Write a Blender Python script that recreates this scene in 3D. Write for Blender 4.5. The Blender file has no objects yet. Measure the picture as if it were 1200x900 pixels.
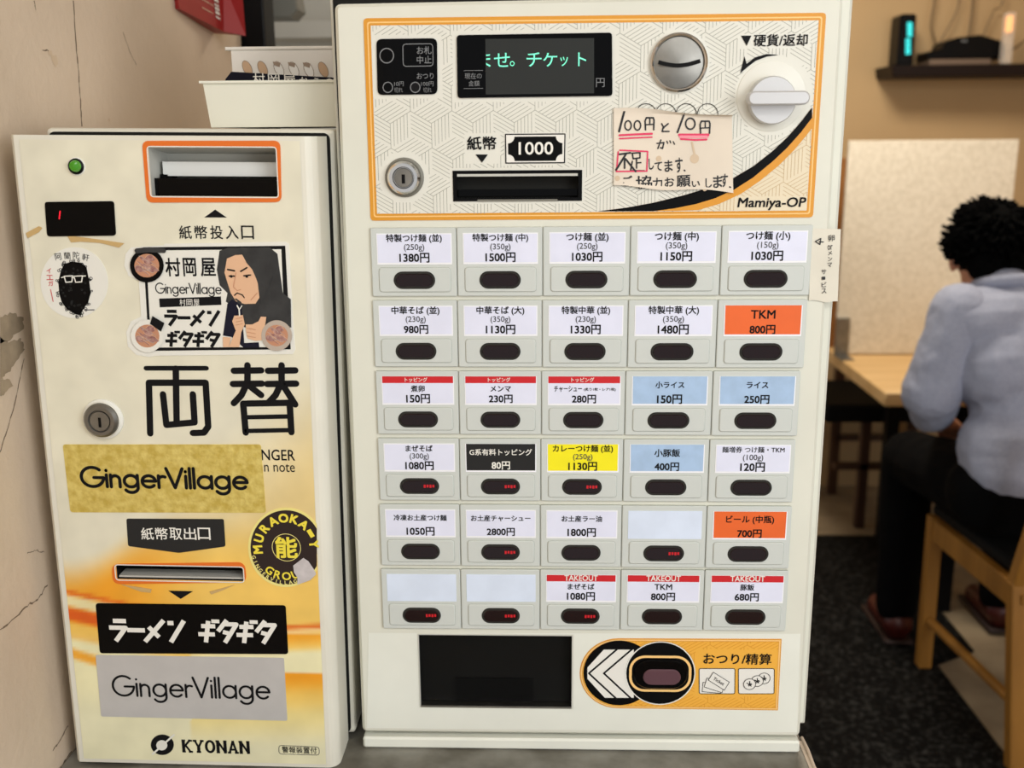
import bpy, bmesh, math, random
from mathutils import Vector, Matrix, noise
from mathutils.geometry import tessellate_polygon
random.seed(7)
S = bpy.context.scene
COL = S.collection
PI = math.pi

# ------------------------------------------------------------------ camera
PITCH, ROLL, YAW, FPX = 0.2367, -0.0079, 0.0350, 1200.0
CAM = Vector((0, 0, 1.46))
_f = Vector((0, math.cos(PITCH), -math.sin(PITCH)))
_u = Vector((0, math.sin(PITCH), math.cos(PITCH)))
_x = Vector((1, 0, 0))
_X = _x * math.cos(ROLL) + _u * math.sin(ROLL)
_U = _u * math.cos(ROLL) - _x * math.sin(ROLL)
_rz = Matrix.Rotation(YAW, 3, 'Z')
AX, AU, AF = _rz @ _X, _rz @ _U, _rz @ _f
cam = bpy.data.cameras.new('camera')
cam.sensor_width = 36
cam.lens = 36 * FPX / 1200
cam.clip_start = 0.02
co = bpy.data.objects.new('camera', cam)
COL.objects.link(co)
m3 = Matrix((AX, AU, -AF)).transposed()
co.matrix_world = Matrix.Translation(CAM) @ m3.to_4x4()
cam.dof.use_dof = True
cam.dof.focus_distance = 0.97
cam.dof.aperture_fstop = 5.6
S.camera = co

# ------------------------------------------------------------------ world, light, exposure
S.view_settings.view_transform = 'Standard'
S.view_settings.look = 'None'
S.view_settings.gamma = 1
S.view_settings.use_curve_mapping = False
S.view_settings.exposure = 0.0
W = bpy.data.worlds.new('world')
S.world = W
W.use_nodes = True
W.node_tree.nodes['Background'].inputs[0].default_value = (0.96, 0.98, 1.0, 1)
W.node_tree.nodes['Background'].inputs[1].default_value = 0.62

def area(name, loc, target, size, sizey, power, col):
    l = bpy.data.lights.new(name, 'AREA')
    l.shape = 'RECTANGLE'; l.size = size; l.size_y = sizey; l.energy = power; l.color = col
    o = bpy.data.objects.new(name, l); COL.objects.link(o)
    o.location = loc
    o.rotation_euler = (Vector(target) - Vector(loc)).to_track_quat('-Z', 'Y').to_euler()
    return o
area('dining_ceiling_light', (0.80, 2.9, 2.44), (1.0, 3.3, 0), 0.5, 0.5, 28, (1.0, 0.91, 0.77))
area('shopfront_daylight', (1.75, -1.15, 1.75), (-0.05, 0.95, 1.15), 1.2, 1.5, 36, (0.98, 0.99, 1.0))
area('added_fill_light', (0.1, -0.45, 2.46), (0.0, 0.6, 1.1), 1.2, 0.5, 13, (0.99, 0.99, 0.98))  # added overhead fill that evens the machine fronts, no known lamp there

# ------------------------------------------------------------------ pixel rays -> points on real planes
def ray(px, py): return AF + AX * ((px - 600) / FPX) - AU * ((py - 450) / FPX)
def at_z(px, py, z): d = ray(px, py); return CAM + d * ((z - CAM.z) / d.z)
def at_y(px, py, y): d = ray(px, py); return CAM + d * ((y - CAM.y) / d.y)
def at_x(px, py, x): d = ray(px, py); return CAM + d * ((x - CAM.x) / d.x)

class Face:
    """A vertical working plane: local x runs right, z up, y is depth (negative towards the viewer)."""
    def __init__(s, O, roll=0.0):
        s.O = Vector(O); s.roll = roll
        s.e1 = Vector((math.cos(roll), 0, math.sin(roll))); s.e2 = Vector((-math.sin(roll), 0, math.cos(roll)))
        s.n = Vector((0, -1, 0))
    def p(s, px, py, d=0.0):
        r = ray(px, py); o = s.O + s.n * d
        q = CAM + r * ((o - CAM).dot(s.n) / r.dot(s.n)) - o
        return (q.dot(s.e1), q.dot(s.e2))
    def P(s, pts, d=0.0): return [s.p(x, y, d) for x, y in pts]
    def r(s, x0, y0, x1, y1, d=0.0):
        a, b, c, e = s.p(x0, y0, d), s.p(x1, y0, d), s.p(x0, y1, d), s.p(x1, y1, d)
        return ((a[0] + c[0]) / 2, (c[1] + e[1]) / 2, (b[0] + e[0]) / 2, (a[1] + b[1]) / 2)

# ------------------------------------------------------------------ materials
def lin(c):
    return tuple(((v / 255) / 12.92 if v / 255 <= 0.04045 else ((v / 255 + 0.055) / 1.055) ** 2.4) for v in c)
def mat(name, rgb, rough=0.5, metal=0.0, var=0.0, scale=20.0, bump=0.0, bscale=60.0, emit=None, estr=0.0, coat=0.0, rgb2=None, alpha=1.0, trans=0.0, stretch=None, detail=4.0, ramp=(0.35, 0.65), spec=0.5):
    m = bpy.data.materials.new(name); m.use_nodes = True
    nt = m.node_tree; b = nt.nodes['Principled BSDF']
    c = lin(rgb)
    b.inputs['Base Color'].default_value = (*c, 1)
    b.inputs['Roughness'].default_value = rough
    b.inputs['Specular IOR Level'].default_value = spec
    b.inputs['Metallic'].default_value = metal
    b.inputs['Coat Weight'].default_value = coat
    b.inputs['Coat Roughness'].default_value = 0.08
    b.inputs['Alpha'].default_value = alpha
    b.inputs['Transmission Weight'].default_value = trans
    if emit:
        b.inputs['Emission Color'].default_value = (*lin(emit), 1)
        b.inputs['Emission Strength'].default_value = estr
    if var or rgb2 or bump:
        tc = nt.nodes.new('ShaderNodeTexCoord'); mp = nt.nodes.new('ShaderNodeMapping')
        nt.links.new(tc.outputs['Object'], mp.inputs[0])
        if stretch: mp.inputs['Scale'].default_value = stretch
    if var or rgb2:
        nz = nt.nodes.new('ShaderNodeTexNoise'); nz.inputs['Scale'].default_value = scale; nz.inputs['Detail'].default_value = detail
        nt.links.new(mp.outputs[0], nz.inputs['Vector'])
        cr = nt.nodes.new('ShaderNodeValToRGB')
        c2 = lin(rgb2) if rgb2 else tuple(v * (1 - var) for v in c)
        cr.color_ramp.elements[0].color = (*c2, 1); cr.color_ramp.elements[1].color = (*c, 1)
        cr.color_ramp.elements[0].position, cr.color_ramp.elements[1].position = ramp
        nt.links.new(nz.outputs['Fac'], cr.inputs[0]); nt.links.new(cr.outputs[0], b.inputs['Base Color'])
    if bump:
        n2 = nt.nodes.new('ShaderNodeTexNoise'); n2.inputs['Scale'].default_value = bscale; n2.inputs['Detail'].default_value = 5
        nt.links.new(mp.outputs[0], n2.inputs['Vector'])
        bp = nt.nodes.new('ShaderNodeBump'); bp.inputs['Strength'].default_value = bump; bp.inputs['Distance'].default_value = 0.01
        nt.links.new(n2.outputs['Fac'], bp.inputs['Height']); nt.links.new(bp.outputs[0], b.inputs['Normal'])
    return m
M = {}
def mk(k, *a, **kw): M[k] = mat(k, *a, **kw)
mk('ivory', (227, 227, 213), 0.38, var=0.06, scale=9)
mk('ivory_light', (236, 238, 227), 0.4, var=0.05, scale=14)
mk('cream_steel', (230, 227, 212), 0.4, var=0.07, scale=10)
mk('flange', (205, 203, 190), 0.45)
mk('gap_dark', (30, 30, 28), 0.7, spec=0.12)
mk('housing', (205, 210, 205), 0.42)
mk('housing_line', (165, 170, 158), 0.5)
mk('black', (6, 6, 7), 0.35, spec=0.12)
mk('black_matt', (8, 8, 8), 0.7, spec=0.12)
mk('black_gloss', (4, 4, 5), 0.12, spec=0.12)
mk('ink', (20, 20, 22), 0.55, spec=0.12)
mk('ink_grey', (62, 62, 68), 0.55)
mk('grey_print', (120, 122, 124), 0.5)
mk('white_print', (236, 234, 226), 0.5)
mk('card_white', (230, 233, 252), 0.55, var=0.06, scale=25)
mk('card_edge', (244, 245, 250), 0.55)
mk('card_blank', (224, 236, 255), 0.4, var=0.08, scale=30)
mk('card_blue', (172, 200, 232), 0.55, var=0.12, scale=60)
mk('card_orange', (238, 104, 36), 0.5, var=0.08, scale=30)
mk('card_yellow', (250, 238, 10), 0.5, var=0.04, scale=30)
mk('card_black', (44, 44, 44), 0.4, spec=0.12)
mk('card_red', (205, 24, 34), 0.5)
mk('lens', (26, 9, 12), 0.16, coat=0.5, spec=0.12)
mk('lens_ring', (48, 47, 44), 0.3, spec=0.12)
mk('led_red', (150, 10, 20), 0.3, emit=(255, 20, 40), estr=0.28)
mk('panel_base', (228, 227, 216), 0.42)
mk('hatch', (158, 158, 146), 0.5)
mk('panel_tan', (232, 219, 190), 0.42)
mk('hatch_tan', (205, 176, 128), 0.5)
mk('orange_border', (222, 152, 40), 0.4)
mk('orange_light', (250, 204, 130), 0.4)
mk('orange_panel', (243, 180, 66), 0.42)
mk('hatch_orange', (224, 150, 36), 0.45)
mk('screen', (50, 52, 51), 0.35, spec=0.12)
mk('mint', (120, 240, 200), 0.4, emit=(110, 245, 200), estr=0.5)
mk('steel', (176, 174, 168), 0.32, metal=1.0, var=0.18, scale=30, bump=0.05)
mk('steel_satin', (150, 148, 142), 0.45, metal=1.0, var=0.25, scale=40)
mk('steel_dark', (128, 126, 121), 0.3, metal=0.8)
mk('chrome', (225, 225, 225), 0.14, metal=1.0)
mk('knob_silver', (206, 206, 206), 0.4, metal=0.35)
mk('paper_note', (232, 220, 202), 0.8, var=0.1, scale=14)
mk('stain', (214, 192, 164), 0.85)
mk('pink_marker', (226, 60, 100), 0.6)
mk('pink_soft', (246, 150, 165), 0.6)
mk('marker_black', (22, 22, 26), 0.5)
mk('tape_paper', (228, 223, 207), 0.7, var=0.06, scale=30)
mk('slot_dark', (14, 14, 14), 0.5, spec=0.12)
mk('tray_grey', (205, 192, 168), 0.5)
mk('slot_grey', (196, 196, 188), 0.4)
mk('slot_light', (226, 228, 224), 0.35)
mk('led_green', (60, 130, 26), 0.15, emit=(110, 220, 50), estr=0.1)
mk('led_digit', (200, 10, 30), 0.3, emit=(255, 20, 50), estr=1.0)
mk('orange_frame', (226, 112, 30), 0.45)
mk('silver_sticker', (202, 201, 200), 0.35, metal=0.2, var=0.05, scale=40)
mk('sticker_white', (232, 231, 222), 0.35)
mk('hair_print', (66, 66, 66), 0.45, var=0.3, scale=60, spec=0.12)
mk('skin_print', (226, 182, 146), 0.45)
mk('skin_print_shade', (196, 140, 108), 0.45)
mk('navy_print', (28, 28, 44), 0.4, spec=0.12)
mk('meat_print', (190, 150, 140), 0.45, rgb2=(140, 92, 88), scale=300)
mk('bowl_print', (186, 172, 158), 0.45)
mk('yellow_print', (240, 222, 70), 0.4)
mk('maroon_print', (52, 42, 40), 0.35, spec=0.12)
mk('cream_print', (238, 226, 140), 0.4)
mk('red_print', (200, 50, 56), 0.5)
mk('torn_paper', (206, 200, 200), 0.8, var=0.15, scale=150)
mk('tape_brown', (200, 168, 112), 0.4)
mk('wall_plaster', (222, 203, 180), 0.9, rgb2=(207, 188, 165), scale=4, bump=0.1, bscale=90)
mk('crack', (120, 104, 86), 0.9)
mk('plaster_chip', (172, 154, 128), 0.95, var=0.35, scale=40)
mk('wall_tan', (190, 160, 118), 0.85, var=0.06, scale=3)
mk('wall_grey', (196, 190, 176), 0.85, var=0.05, scale=3)
mk('ceiling_white', (220, 215, 205), 0.9)
mk('floor_beige', (160, 142, 114), 0.75, rgb2=(126, 110, 88), scale=6, bump=0.1)
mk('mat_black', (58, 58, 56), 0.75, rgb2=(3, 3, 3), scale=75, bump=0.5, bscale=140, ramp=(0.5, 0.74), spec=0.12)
mk('counter_steel', (150, 148, 140), 0.5, metal=0.35, rgb2=(108, 104, 94), scale=18, bump=0.1)
mk('edge_strip', (206, 190, 172), 0.6)
mk('dark_metal', (12, 12, 14), 0.4, spec=0.12)
mk('grey_plastic', (120, 118, 108), 0.5)
mk('bin_white', (230, 229, 214), 0.5, var=0.04, scale=8)
mk('leaflet_white', (236, 232, 224), 0.6)
mk('leaflet_navy', (20, 20, 34), 0.45, spec=0.12)
mk('egg_tan', (206, 172, 138), 0.6)
mk('egg_line', (160, 140, 122), 0.6)
mk('egg_white', (244, 242, 236), 0.6)
mk('red_carton', (158, 36, 36), 0.5, var=0.08, scale=12)
mk('wood_light', (170, 118, 46), 0.5, rgb2=(142, 96, 32), scale=14, stretch=(1, 1, 0.08))
mk('wood_top', (222, 186, 132), 0.45, rgb2=(204, 166, 110), scale=12, stretch=(0.12, 1, 1))
mk('wood_dark', (70, 42, 24), 0.5, var=0.2, scale=12)
mk('wood_mid', (160, 108, 58), 0.5, var=0.2, scale=12)
mk('partition', (230, 221, 203), 0.8, rgb2=(214, 204, 184), scale=80, bump=0.15, bscale=120)
mk('shelf_dark', (28, 18, 14), 0.45, spec=0.12)
mk('riser', (112, 92, 76), 0.6)
mk('cyan_led', (60, 200, 205), 0.3, emit=(40, 235, 235), estr=0.8)
mk('amber', (255, 190, 110), 0.3, emit=(255, 170, 90), estr=1.2)
mk('clear_plastic', (236, 226, 214), 0.2, alpha=0.35)
mk('cable_tan', (120, 98, 66), 0.6)
mk('skin', (200, 140, 112), 0.5)
mk('hair', (5, 5, 5), 0.9, spec=0.04)
mk('shirt', (160, 164, 182), 0.8, rgb2=(150, 155, 174), scale=160, bump=0.12, bscale=30)
mk('trousers', (3, 3, 4), 1.0, spec=0.12)
mk('shoe', (70, 20, 13), 0.4)
mk('sole', (40, 20, 16), 0.6)
mk('cushion', (18, 18, 18), 0.7, spec=0.12)
mk('grey_cloth', (150, 142, 128), 0.8)

# gold foil: crinkled metal
g = mat('gold_foil', (240, 222, 132), 0.4, metal=0.5, rgb2=(214, 190, 92), scale=120, bump=0.16, bscale=160); M['gold'] = g

# ------------------------------------------------------------------ mesh builder (local x, y = -depth, z)
def rrect(x0, z0, x1, z1, r, n=5):
    r = min(r, (x1 - x0) / 2 - 1e-6, (z1 - z0) / 2 - 1e-6)
    out = []
    for cx, cz, a in ((x1 - r, z1 - r, 0), (x0 + r, z1 - r, 90), (x0 + r, z0 + r, 180), (x1 - r, z0 + r, 270)):
        for i in range(n + 1):
            t = math.radians(a + 90 * i / n); out.append((cx + r * math.cos(t), cz + r * math.sin(t)))
    return out
def ell(cx, cz, rx, rz=None, n=28, a0=0, a1=360):
    rz = rz or rx; full = abs(a1 - a0) >= 360
    k = n if full else n + 1
    return [(cx + rx * math.cos(math.radians(a0 + (a1 - a0) * i / n)), cz + rz * math.sin(math.radians(a0 + (a1 - a0) * i / n))) for i in range(k)]
def area2(p): return sum(p[i][0] * p[(i + 1) % len(p)][1] - p[(i + 1) % len(p)][0] * p[i][1] for i in range(len(p))) / 2
def ccw(p): return list(p) if area2(p) > 0 else list(reversed(p))
def inset(p, b):
    p = ccw(p); n = len(p); out = []
    for i in range(n):
        a, c, e = Vector(p[i - 1]), Vector(p[i]), Vector(p[(i + 1) % n])
        d1, d2 = (c - a), (e - c)
        if d1.length < 1e-9 or d2.length < 1e-9: out.append(tuple(c)); continue
        d1.normalize(); d2.normalize()
        n1, n2 = Vector((-d1.y, d1.x)), Vector((-d2.y, d2.x))
        k = n1 + n2; q = max(0.35, k.length_squared / 2)
        out.append(tuple(c + k * (b / q)))
    return out
_tc = {}
class MB:
    def __init__(s): s.V = []; s.F = []; s.I = []; s.mats = []
    def mi(s, m):
        m = M[m] if isinstance(m, str) else m
        if m not in s.mats: s.mats.append(m)
        return s.mats.index(m)
    def add(s, V, F, m):
        k = len(s.V); i = s.mi(m); s.V += [tuple(v) for v in V]
        for f in F: s.F.append([a + k for a in f]); s.I.append(i)
    def flat(s, pts, d, m, holes=()):
        rings = [ccw(pts)] + [list(reversed(ccw(h))) for h in holes]
        allp = [q for r_ in rings for q in r_]
        if len(rings) == 1 and len(pts) <= 4: s.add([(x, -d, z) for x, z in rings[0]], [list(range(len(rings[0])))], m); return
        tr = tessellate_polygon([[Vector((x, z, 0)) for x, z in r_] for r_ in rings])
        F = []
        for t in tr:
            a, b, c = (allp[i] for i in t)
            cr = (b[0] - a[0]) * (c[1] - a[1]) - (c[0] - a[0]) * (b[1] - a[1])
            if abs(cr) < 1e-14: continue
            F.append(list(t) if cr > 0 else list(reversed(t)))
        s.add([(x, -d, z) for x, z in allp], F, m)
    def wall(s, ring, d0, d1, m, ring1=None):
        ring1 = ring1 or ring; n = len(ring)
        V = [(x, -d0, z) for x, z in ring] + [(x, -d1, z) for x, z in ring1]
        s.add(V, [[i, (i + 1) % n, n + (i + 1) % n, n + i] for i in range(n)], m)
    def slab(s, pts, d0, d1, m, holes=(), bev=0.0, side=None, back=False):
        p = ccw(pts); side = side or m
        if bev:
            q = inset(p, bev)
            s.wall(p, d0, d1 - bev, side); s.wall(p, d1 - bev, d1, m, q); s.flat(q, d1, m, holes)
        else:
            s.wall(p, d0, d1, side); s.flat(p, d1, m, holes)
        for h in holes: s.wall(list(reversed(ccw(h))), d0, d1, side)
        if back: s.add([(x, -d0, z) for x, z in reversed(p)], [list(range(len(p)))], m)
    def box(s, x0, x1, y0, y1, z0, z1, m):
        V = [(x, y, z) for z in (z0, z1) for y in (y0, y1) for x in (x0, x1)]
        s.add(V, [[0, 2, 3, 1], [4, 5, 7, 6], [0, 1, 5, 4], [2, 6, 7, 3], [0, 4, 6, 2], [1, 3, 7, 5]], m)
    def hexa(s, lo, hi, m):
        """Prism between two four-point loops (both counter-clockwise seen from above)."""
        s.add(list(lo) + list(hi), [[3, 2, 1, 0], [4, 5, 6, 7]] + [[i, (i + 1) % 4, 4 + (i + 1) % 4, 4 + i] for i in range(4)], m)
    def lathe(s, cx, cz, prof, m, n=36, cap=False):
        V = []; F = []
        for r, d in prof:
            for i in range(n):
                a = 2 * PI * i / n; V.append((cx + r * math.cos(a), -d, cz + r * math.sin(a)))
        for k in range(len(prof) - 1):
            for i in range(n):
                j = (i + 1) % n; F.append([k * n + i, k * n + j, (k + 1) * n + j, (k + 1) * n + i])
        if cap: F.append([(len(prof) - 1) * n + i for i in range(n)])
        s.add(V, F, m)
    def stroke(s, pts, w, d, m, caps=True, closed=False):
        s.k = (getattr(s, 'k', 0) + 1) % 16; d0_ = d + 2.2e-5 + s.k * 5e-6; h = w / 2; q = list(pts) + ([pts[0]] if closed else [])
        for i_, (a, b) in enumerate(zip(q, q[1:])):
            d = d0_ + 1.3e-6 * (i_ % 3); dx, dz = b[0] - a[0], b[1] - a[1]; l = math.hypot(dx, dz)
            if l < 1e-9: continue
            nx, nz = -dz / l * h, dx / l * h
            s.add([(a[0] + nx, -d, a[1] + nz), (a[0] - nx, -d, a[1] - nz), (b[0] - nx, -d, b[1] - nz), (b[0] + nx, -d, b[1] + nz)], [[0, 1, 2, 3]], m)
        js = q if (caps or closed) else q[1:-1]
        d = d0_ - 1e-5
        for c in js: s.add([(x, -d, z) for x, z in ell(c[0], c[1], h, n=10)], [list(range(10))], m)
    def text(s, body, cx, cz, d, m, w=None, h=None, bold=0.0, shear=0.0, rot=0.0, sx=1.0, clipx=None):
        """Lettering centred on (cx, cz), scaled to a width or a height."""
        key = (body, round(shear, 3))
        if key not in _tc:
            cu = bpy.data.curves.new('lettering', 'FONT'); cu.body = body; cu.resolution_u = 3; cu.shear = shear
            ob = bpy.data.objects.new('lettering', cu); me = ob.to_mesh()
            V = [(v.co.x, v.co.y) for v in me.vertices]; F = [list(p_.vertices) for p_ in me.polygons]
            ob.to_mesh_clear(); bpy.data.objects.remove(ob); bpy.data.curves.remove(cu)
            _tc[key] = (V, F)
        V, F = _tc[key]
        xs = [v[0] for v in V]; zs = [v[1] for v in V]
        x0, x1, z0, z1 = min(xs), max(xs), min(zs), max(zs)
        k = w / (x1 - x0) / sx if w else h / (z1 - z0)
        if w and h: kz = h / (z1 - z0); kx = w / (x1 - x0)
        else: kz = k; kx = k * sx
        c, sn = math.cos(rot), math.sin(rot)
        out = []
        sh = [(0, 0)] if bold <= 0 else [(bold * math.cos(t), bold * math.sin(t)) for t in (PI / 4, 3 * PI / 4, 5 * PI / 4, 7 * PI / 4)] + [(0, 0)] * (bold > .03)
        for ox, oz in sh:
            out = []; d += 1.5e-5
            for x, z in V:
                a, b = (x - (x0 + x1) / 2 + ox) * kx, (z - (z0 + z1) / 2 + oz) * kz
                out.append((cx + a * c - b * sn, -d, cz + a * sn + b * c))
            if clipx is not None: out = [(max(o[0], clipx), o[1], o[2]) for o in out]
            s.add(out, F, m)
    def tube(s, pts, r, m, n=8, r1=None):
        pts = [Vector(p_) for p_ in pts]; N = len(pts); V = []; F = []
        up = Vector((0, 0, 1))
        for i, p_ in enumerate(pts):
            t = (pts[min(i + 1, N - 1)] - pts[max(i - 1, 0)]).normalized()
            a = t.cross(up if abs(t.z) < 0.9 else Vector((1, 0, 0))).normalized(); b = t.cross(a)
            rr = r if r1 is None else r + (r1 - r) * i / (N - 1)
            for k in range(n):
                an = 2 * PI * k / n; V.append(p_ + a * rr * math.cos(an) + b * rr * math.sin(an))
        for i in range(N - 1):
            for k in range(n):
                j = (k + 1) % n; F.append([i * n + k, i * n + j, (i + 1) * n + j, (i + 1) * n + k])
        F.append(list(range(n - 1, -1, -1))); F.append([(N - 1) * n + k for k in range(n)])
        s.add(V, F, m)
    def ball(s, c, rx, ry, rz, m, n=14, k=10, rot=None):
        V = []; F = []
        for i in range(k + 1):
            th = PI * i / k
            for j in range(n):
                ph = 2 * PI * j / n
                v = Vector((rx * math.sin(th) * math.cos(ph), ry * math.sin(th) * math.sin(ph), rz * math.cos(th)))
                if rot: v = rot @ v
                V.append(Vector(c) + v)
        for i in range(k):
            for j in range(n):
                F.append([i * n + j, (i + 1) * n + j, (i + 1) * n + (j + 1) % n, i * n + (j + 1) % n])
        s.add(V, F, m)
    def capsule(s, a, b, ra, rb, m, n=14, sq=1.0):
        a, b = Vector(a), Vector(b); t = (b - a).normalized()
        x = t.cross(Vector((0, 0, 1)) if abs(t.z) < 0.9 else Vector((0, 1, 0))).normalized(); y = t.cross(x)
        rings = []
        for i in range(5):
            an = PI / 2 * (1 - i / 4); rings.append((a - t * ra * math.sin(an), ra * math.cos(an) + 1e-4))
        for i in range(5):
            an = PI / 2 * i / 4; rings.append((b + t * rb * math.sin(an), rb * math.cos(an) + 1e-4))
        V = []; F = []
        for c, r in rings:
            for k in range(n):
                an = 2 * PI * k / n; V.append(c + x * r * math.cos(an) + y * r * sq * math.sin(an))
        for i in range(len(rings) - 1):
            for k in range(n):
                j = (k + 1) % n; F.append([i * n + k, i * n + j, (i + 1) * n + j, (i + 1) * n + k])
        F.append(list(range(n - 1, -1, -1))); F.append([(len(rings) - 1) * n + k for k in range(n)])
        s.add(V, F, m)
    def build(s, name, parent=None, smooth=30, bevel=0.0, label=None, loc=None):
        me = bpy.data.meshes.new(name); me.from_pydata(s.V, [], s.F)
        for m_ in s.mats: me.materials.append(m_)
        me.polygons.foreach_set('material_index', s.I)
        me.update()
        if smooth:
            me.polygons.foreach_set('use_smooth', [True] * len(me.polygons)); me.set_sharp_from_angle(angle=math.radians(smooth))
        o = bpy.data.objects.new(name, me); COL.objects.link(o)
        if parent: o.parent = parent
        if loc: o.location = loc
        if bevel:
            b = o.modifiers.new('bevel', 'BEVEL'); b.width = bevel; b.segments = 2; b.limit_method = 'ANGLE'; b.angle_limit = math.radians(50)
        if label: o['label'] = label
        return o
def tag(o, label, cat, group=None):
    o['label'] = label; o['category'] = cat
    if group: o['group'] = group
    return o
def root(name, loc, label, cat, group=None, rot=(0, 0, 0)):
    e = bpy.data.objects.new(name, None); COL.objects.link(e); e.location = loc; e.rotation_euler = rot; e.empty_display_size = 0.05
    return tag(e, label, cat, group)
def struct(o): o['kind'] = 'structure'; return o
def arc(cx, cz, r, a0, a1, n=14, rz=None): return ell(cx, cz, r, rz or r, n, a0, a1)

# round geometric lettering drawn with strokes (unit cap height)
def futura(mb, word, x0, z0, hgt, w, d, m, sx=1.0):
    G = {}
    G['G'] = ([arc(.5, .5, .5, 48, 350, 22) + [(1.0, .47), (.56, .47)]], 1.13)
    G['i'] = ([[(0, 0), (0, .62)], [(0, .84), (0, .85)]], .18)
    G['n'] = ([[(0, 0), (0, .62)], [(0, .36)] + arc(.2, .38, .2, 180, 0, 10) + [(.4, 0)]], .6)
    G['g'] = ([arc(.3, .31, .3, 0, 360, 22), [(.6, .62), (.6, -.02)] + arc(.3, -.02, .3, 0, -150, 10, .26)], .8)
    G['e'] = ([[(.0, .33), (.58, .33)] + arc(.3, .31, .3, 4, 318, 20)], .74)
    G['r'] = ([[(0, 0), (0, .62)], [(0, .4)] + arc(.2, .38, .2, 165, 60, 6)], .36)
    G['V'] = ([[(0, 1), (.36, 0), (.72, 1)]], .86)
    G['l'] = ([[(0, 0), (0, 1.02)]], .18)
    G['a'] = ([arc(.3, .31, .3, 0, 360, 22), [(.6, .62), (.6, 0)]], .78)
    adv = sum(G[c][1] for c in word)
    x = 0
    for c in word:
        for st in G[c][0]:
            mb.stroke([(x0 + (x + a) * hgt * sx, z0 + b * hgt) for a, b in st], w, d, m)
        x += G[c][1]
    return adv
FUT_W = 1.13 + .18 + .6 + .8 + .74 + .36 + .86 + .18 * 3 + .78 + .8 + .62
KANA = {'ra': [[(.18, .93), (.92, .93)], [(.02, .62), (.95, .62), (.52, 0)]],
        'bar': [[(0, .52), (1, .52)]],
        'me': [[(.9, 1), (.05, 0)], [(.12, .68), (.8, .22)]],
        'n': [[(.08, .88), (.42, .88)], [(.98, 1), (.45, 0)]],
        'gi': [[(.08, .72), (.86, .72)], [(0, .36), (.92, .36)], [(.42, .95), (.5, 0)], [(.7, 1.02), (.74, .86)], [(.9, 1.02), (.94, .86)]],
        'ta': [[(.38, 1), (0, .5)], [(.32, .82), (.95, .82), (.5, 0)], [(.28, .48), (.72, .4)]]}
def kana(mb, seq, x0, z0, cw, ch, w, d, m, shear=0.22, gap=0.12):
    x = 0
    for c in seq:
        for st in KANA[c]:
            mb.stroke([(x0 + (x + a) * cw + shear * b * ch, z0 + b * ch) for a, b in st], w, d, m, caps=False)
        x += 1 + gap
# ================================================================== the room
def plane_box(name, x0, x1, y0, y1, z0, z1, m, **kw):
    b = MB(); b.box(x0, x1, y0, y1, z0, z1, m); return struct(b.build(name, smooth=0, **kw))
plane_box('floor', -1.6, 3.2, -1.2, 4.32, -0.06, 0, 'floor_beige')
plane_box('ceiling', -1.6, 3.2, -1.2, 4.32, 2.5, 2.56, 'ceiling_white')
plane_box('wall_back', -1.6, 3.2, 4.2, 4.32, 0, 2.5, 'wall_tan')
plane_box('wall_right', 2.02, 2.12, 0.2, 4.2, 0, 2.5, 'wall_tan')
b = MB(); b.box(-0.61, -0.492, -1.2, 1.715, 0, 2.5, 'wall_plaster')
def wall_flat(pts, m, off):            # marks in the plaster, on the wall's own plane
    for p_ in pts: pass
XW = -0.4918
def wq(px, py): q = at_x(px, py, XW); return (q.y, q.z)
def wall_poly(mb, pts, m, off=0.0):
    V = [(XW + off, y, z) for y, z in pts]
    n = len(V); a = sum(pts[i][0] * pts[(i + 1) % n][1] - pts[(i + 1) % n][0] * pts[i][1] for i in range(n))
    tr = tessellate_polygon([[Vector((y, z, 0)) for y, z in pts]])
    F = []
    for t in tr:
        p0, p1, p2 = (pts[i] for i in t)
        cr = (p1[0] - p0[0]) * (p2[1] - p0[1]) - (p1[1] - p0[1]) * (p2[0] - p0[0])
        F.append(list(t) if cr > 0 else list(reversed(t)))
    mb.add(V, F, m)
def wall_line(mb, pts, w, m, jit=0.0008, off=0.0):
    q = []
    for a, c in zip(pts, pts[1:]):
        k = 7
        for i in range(k): q.append((a[0] + (c[0] - a[0]) * i / k + random.uniform(-jit, jit), a[1] + (c[1] - a[1]) * i / k + random.uniform(-jit, jit)))
    q.append(pts[-1])
    for a, c in zip(q, q[1:]):
        dy, dz = c[0] - a[0], c[1] - a[1]; l = math.hypot(dy, dz) or 1
        ww = w * random.uniform(0.4, 1.2) / 2; ny, nz = -dz / l * ww, dy / l * ww
        wall_poly(mb, [(a[0] + ny, a[1] + nz), (a[0] - ny, a[1] - nz), (c[0] - ny, c[1] - nz), (c[0] + ny, c[1] + nz)], m, off)
wl = b
wall_line(wl, [wq(86, 0), wq(90, 60), wq(94, 110), wq(96, 148)], 0.0022, 'crack')
wall_line(wl, [wq(144, 38), wq(152, 60), wq(160, 76)], 0.001, 'crack')
wall_line(wl, [wq(40, 0), wq(42, 12)], 0.0015, 'crack'); wall_line(wl, [wq(50, 58), wq(60, 60)], 0.0012, 'crack')
for px, py, r in ((64, 70, 8), (59, 62, 4), (128, 141, 3), (211, 142, 3)):
    c = wq(px, py); wall_poly(wl, [(c[0] + r * .0011 * random.uniform(.6, 1.2) * math.cos(t * PI / 4), c[1] + r * .0008 * random.uniform(.6, 1.2) * math.sin(t * PI / 4)) for t in range(8)], 'stain', 0.0002)
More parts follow.
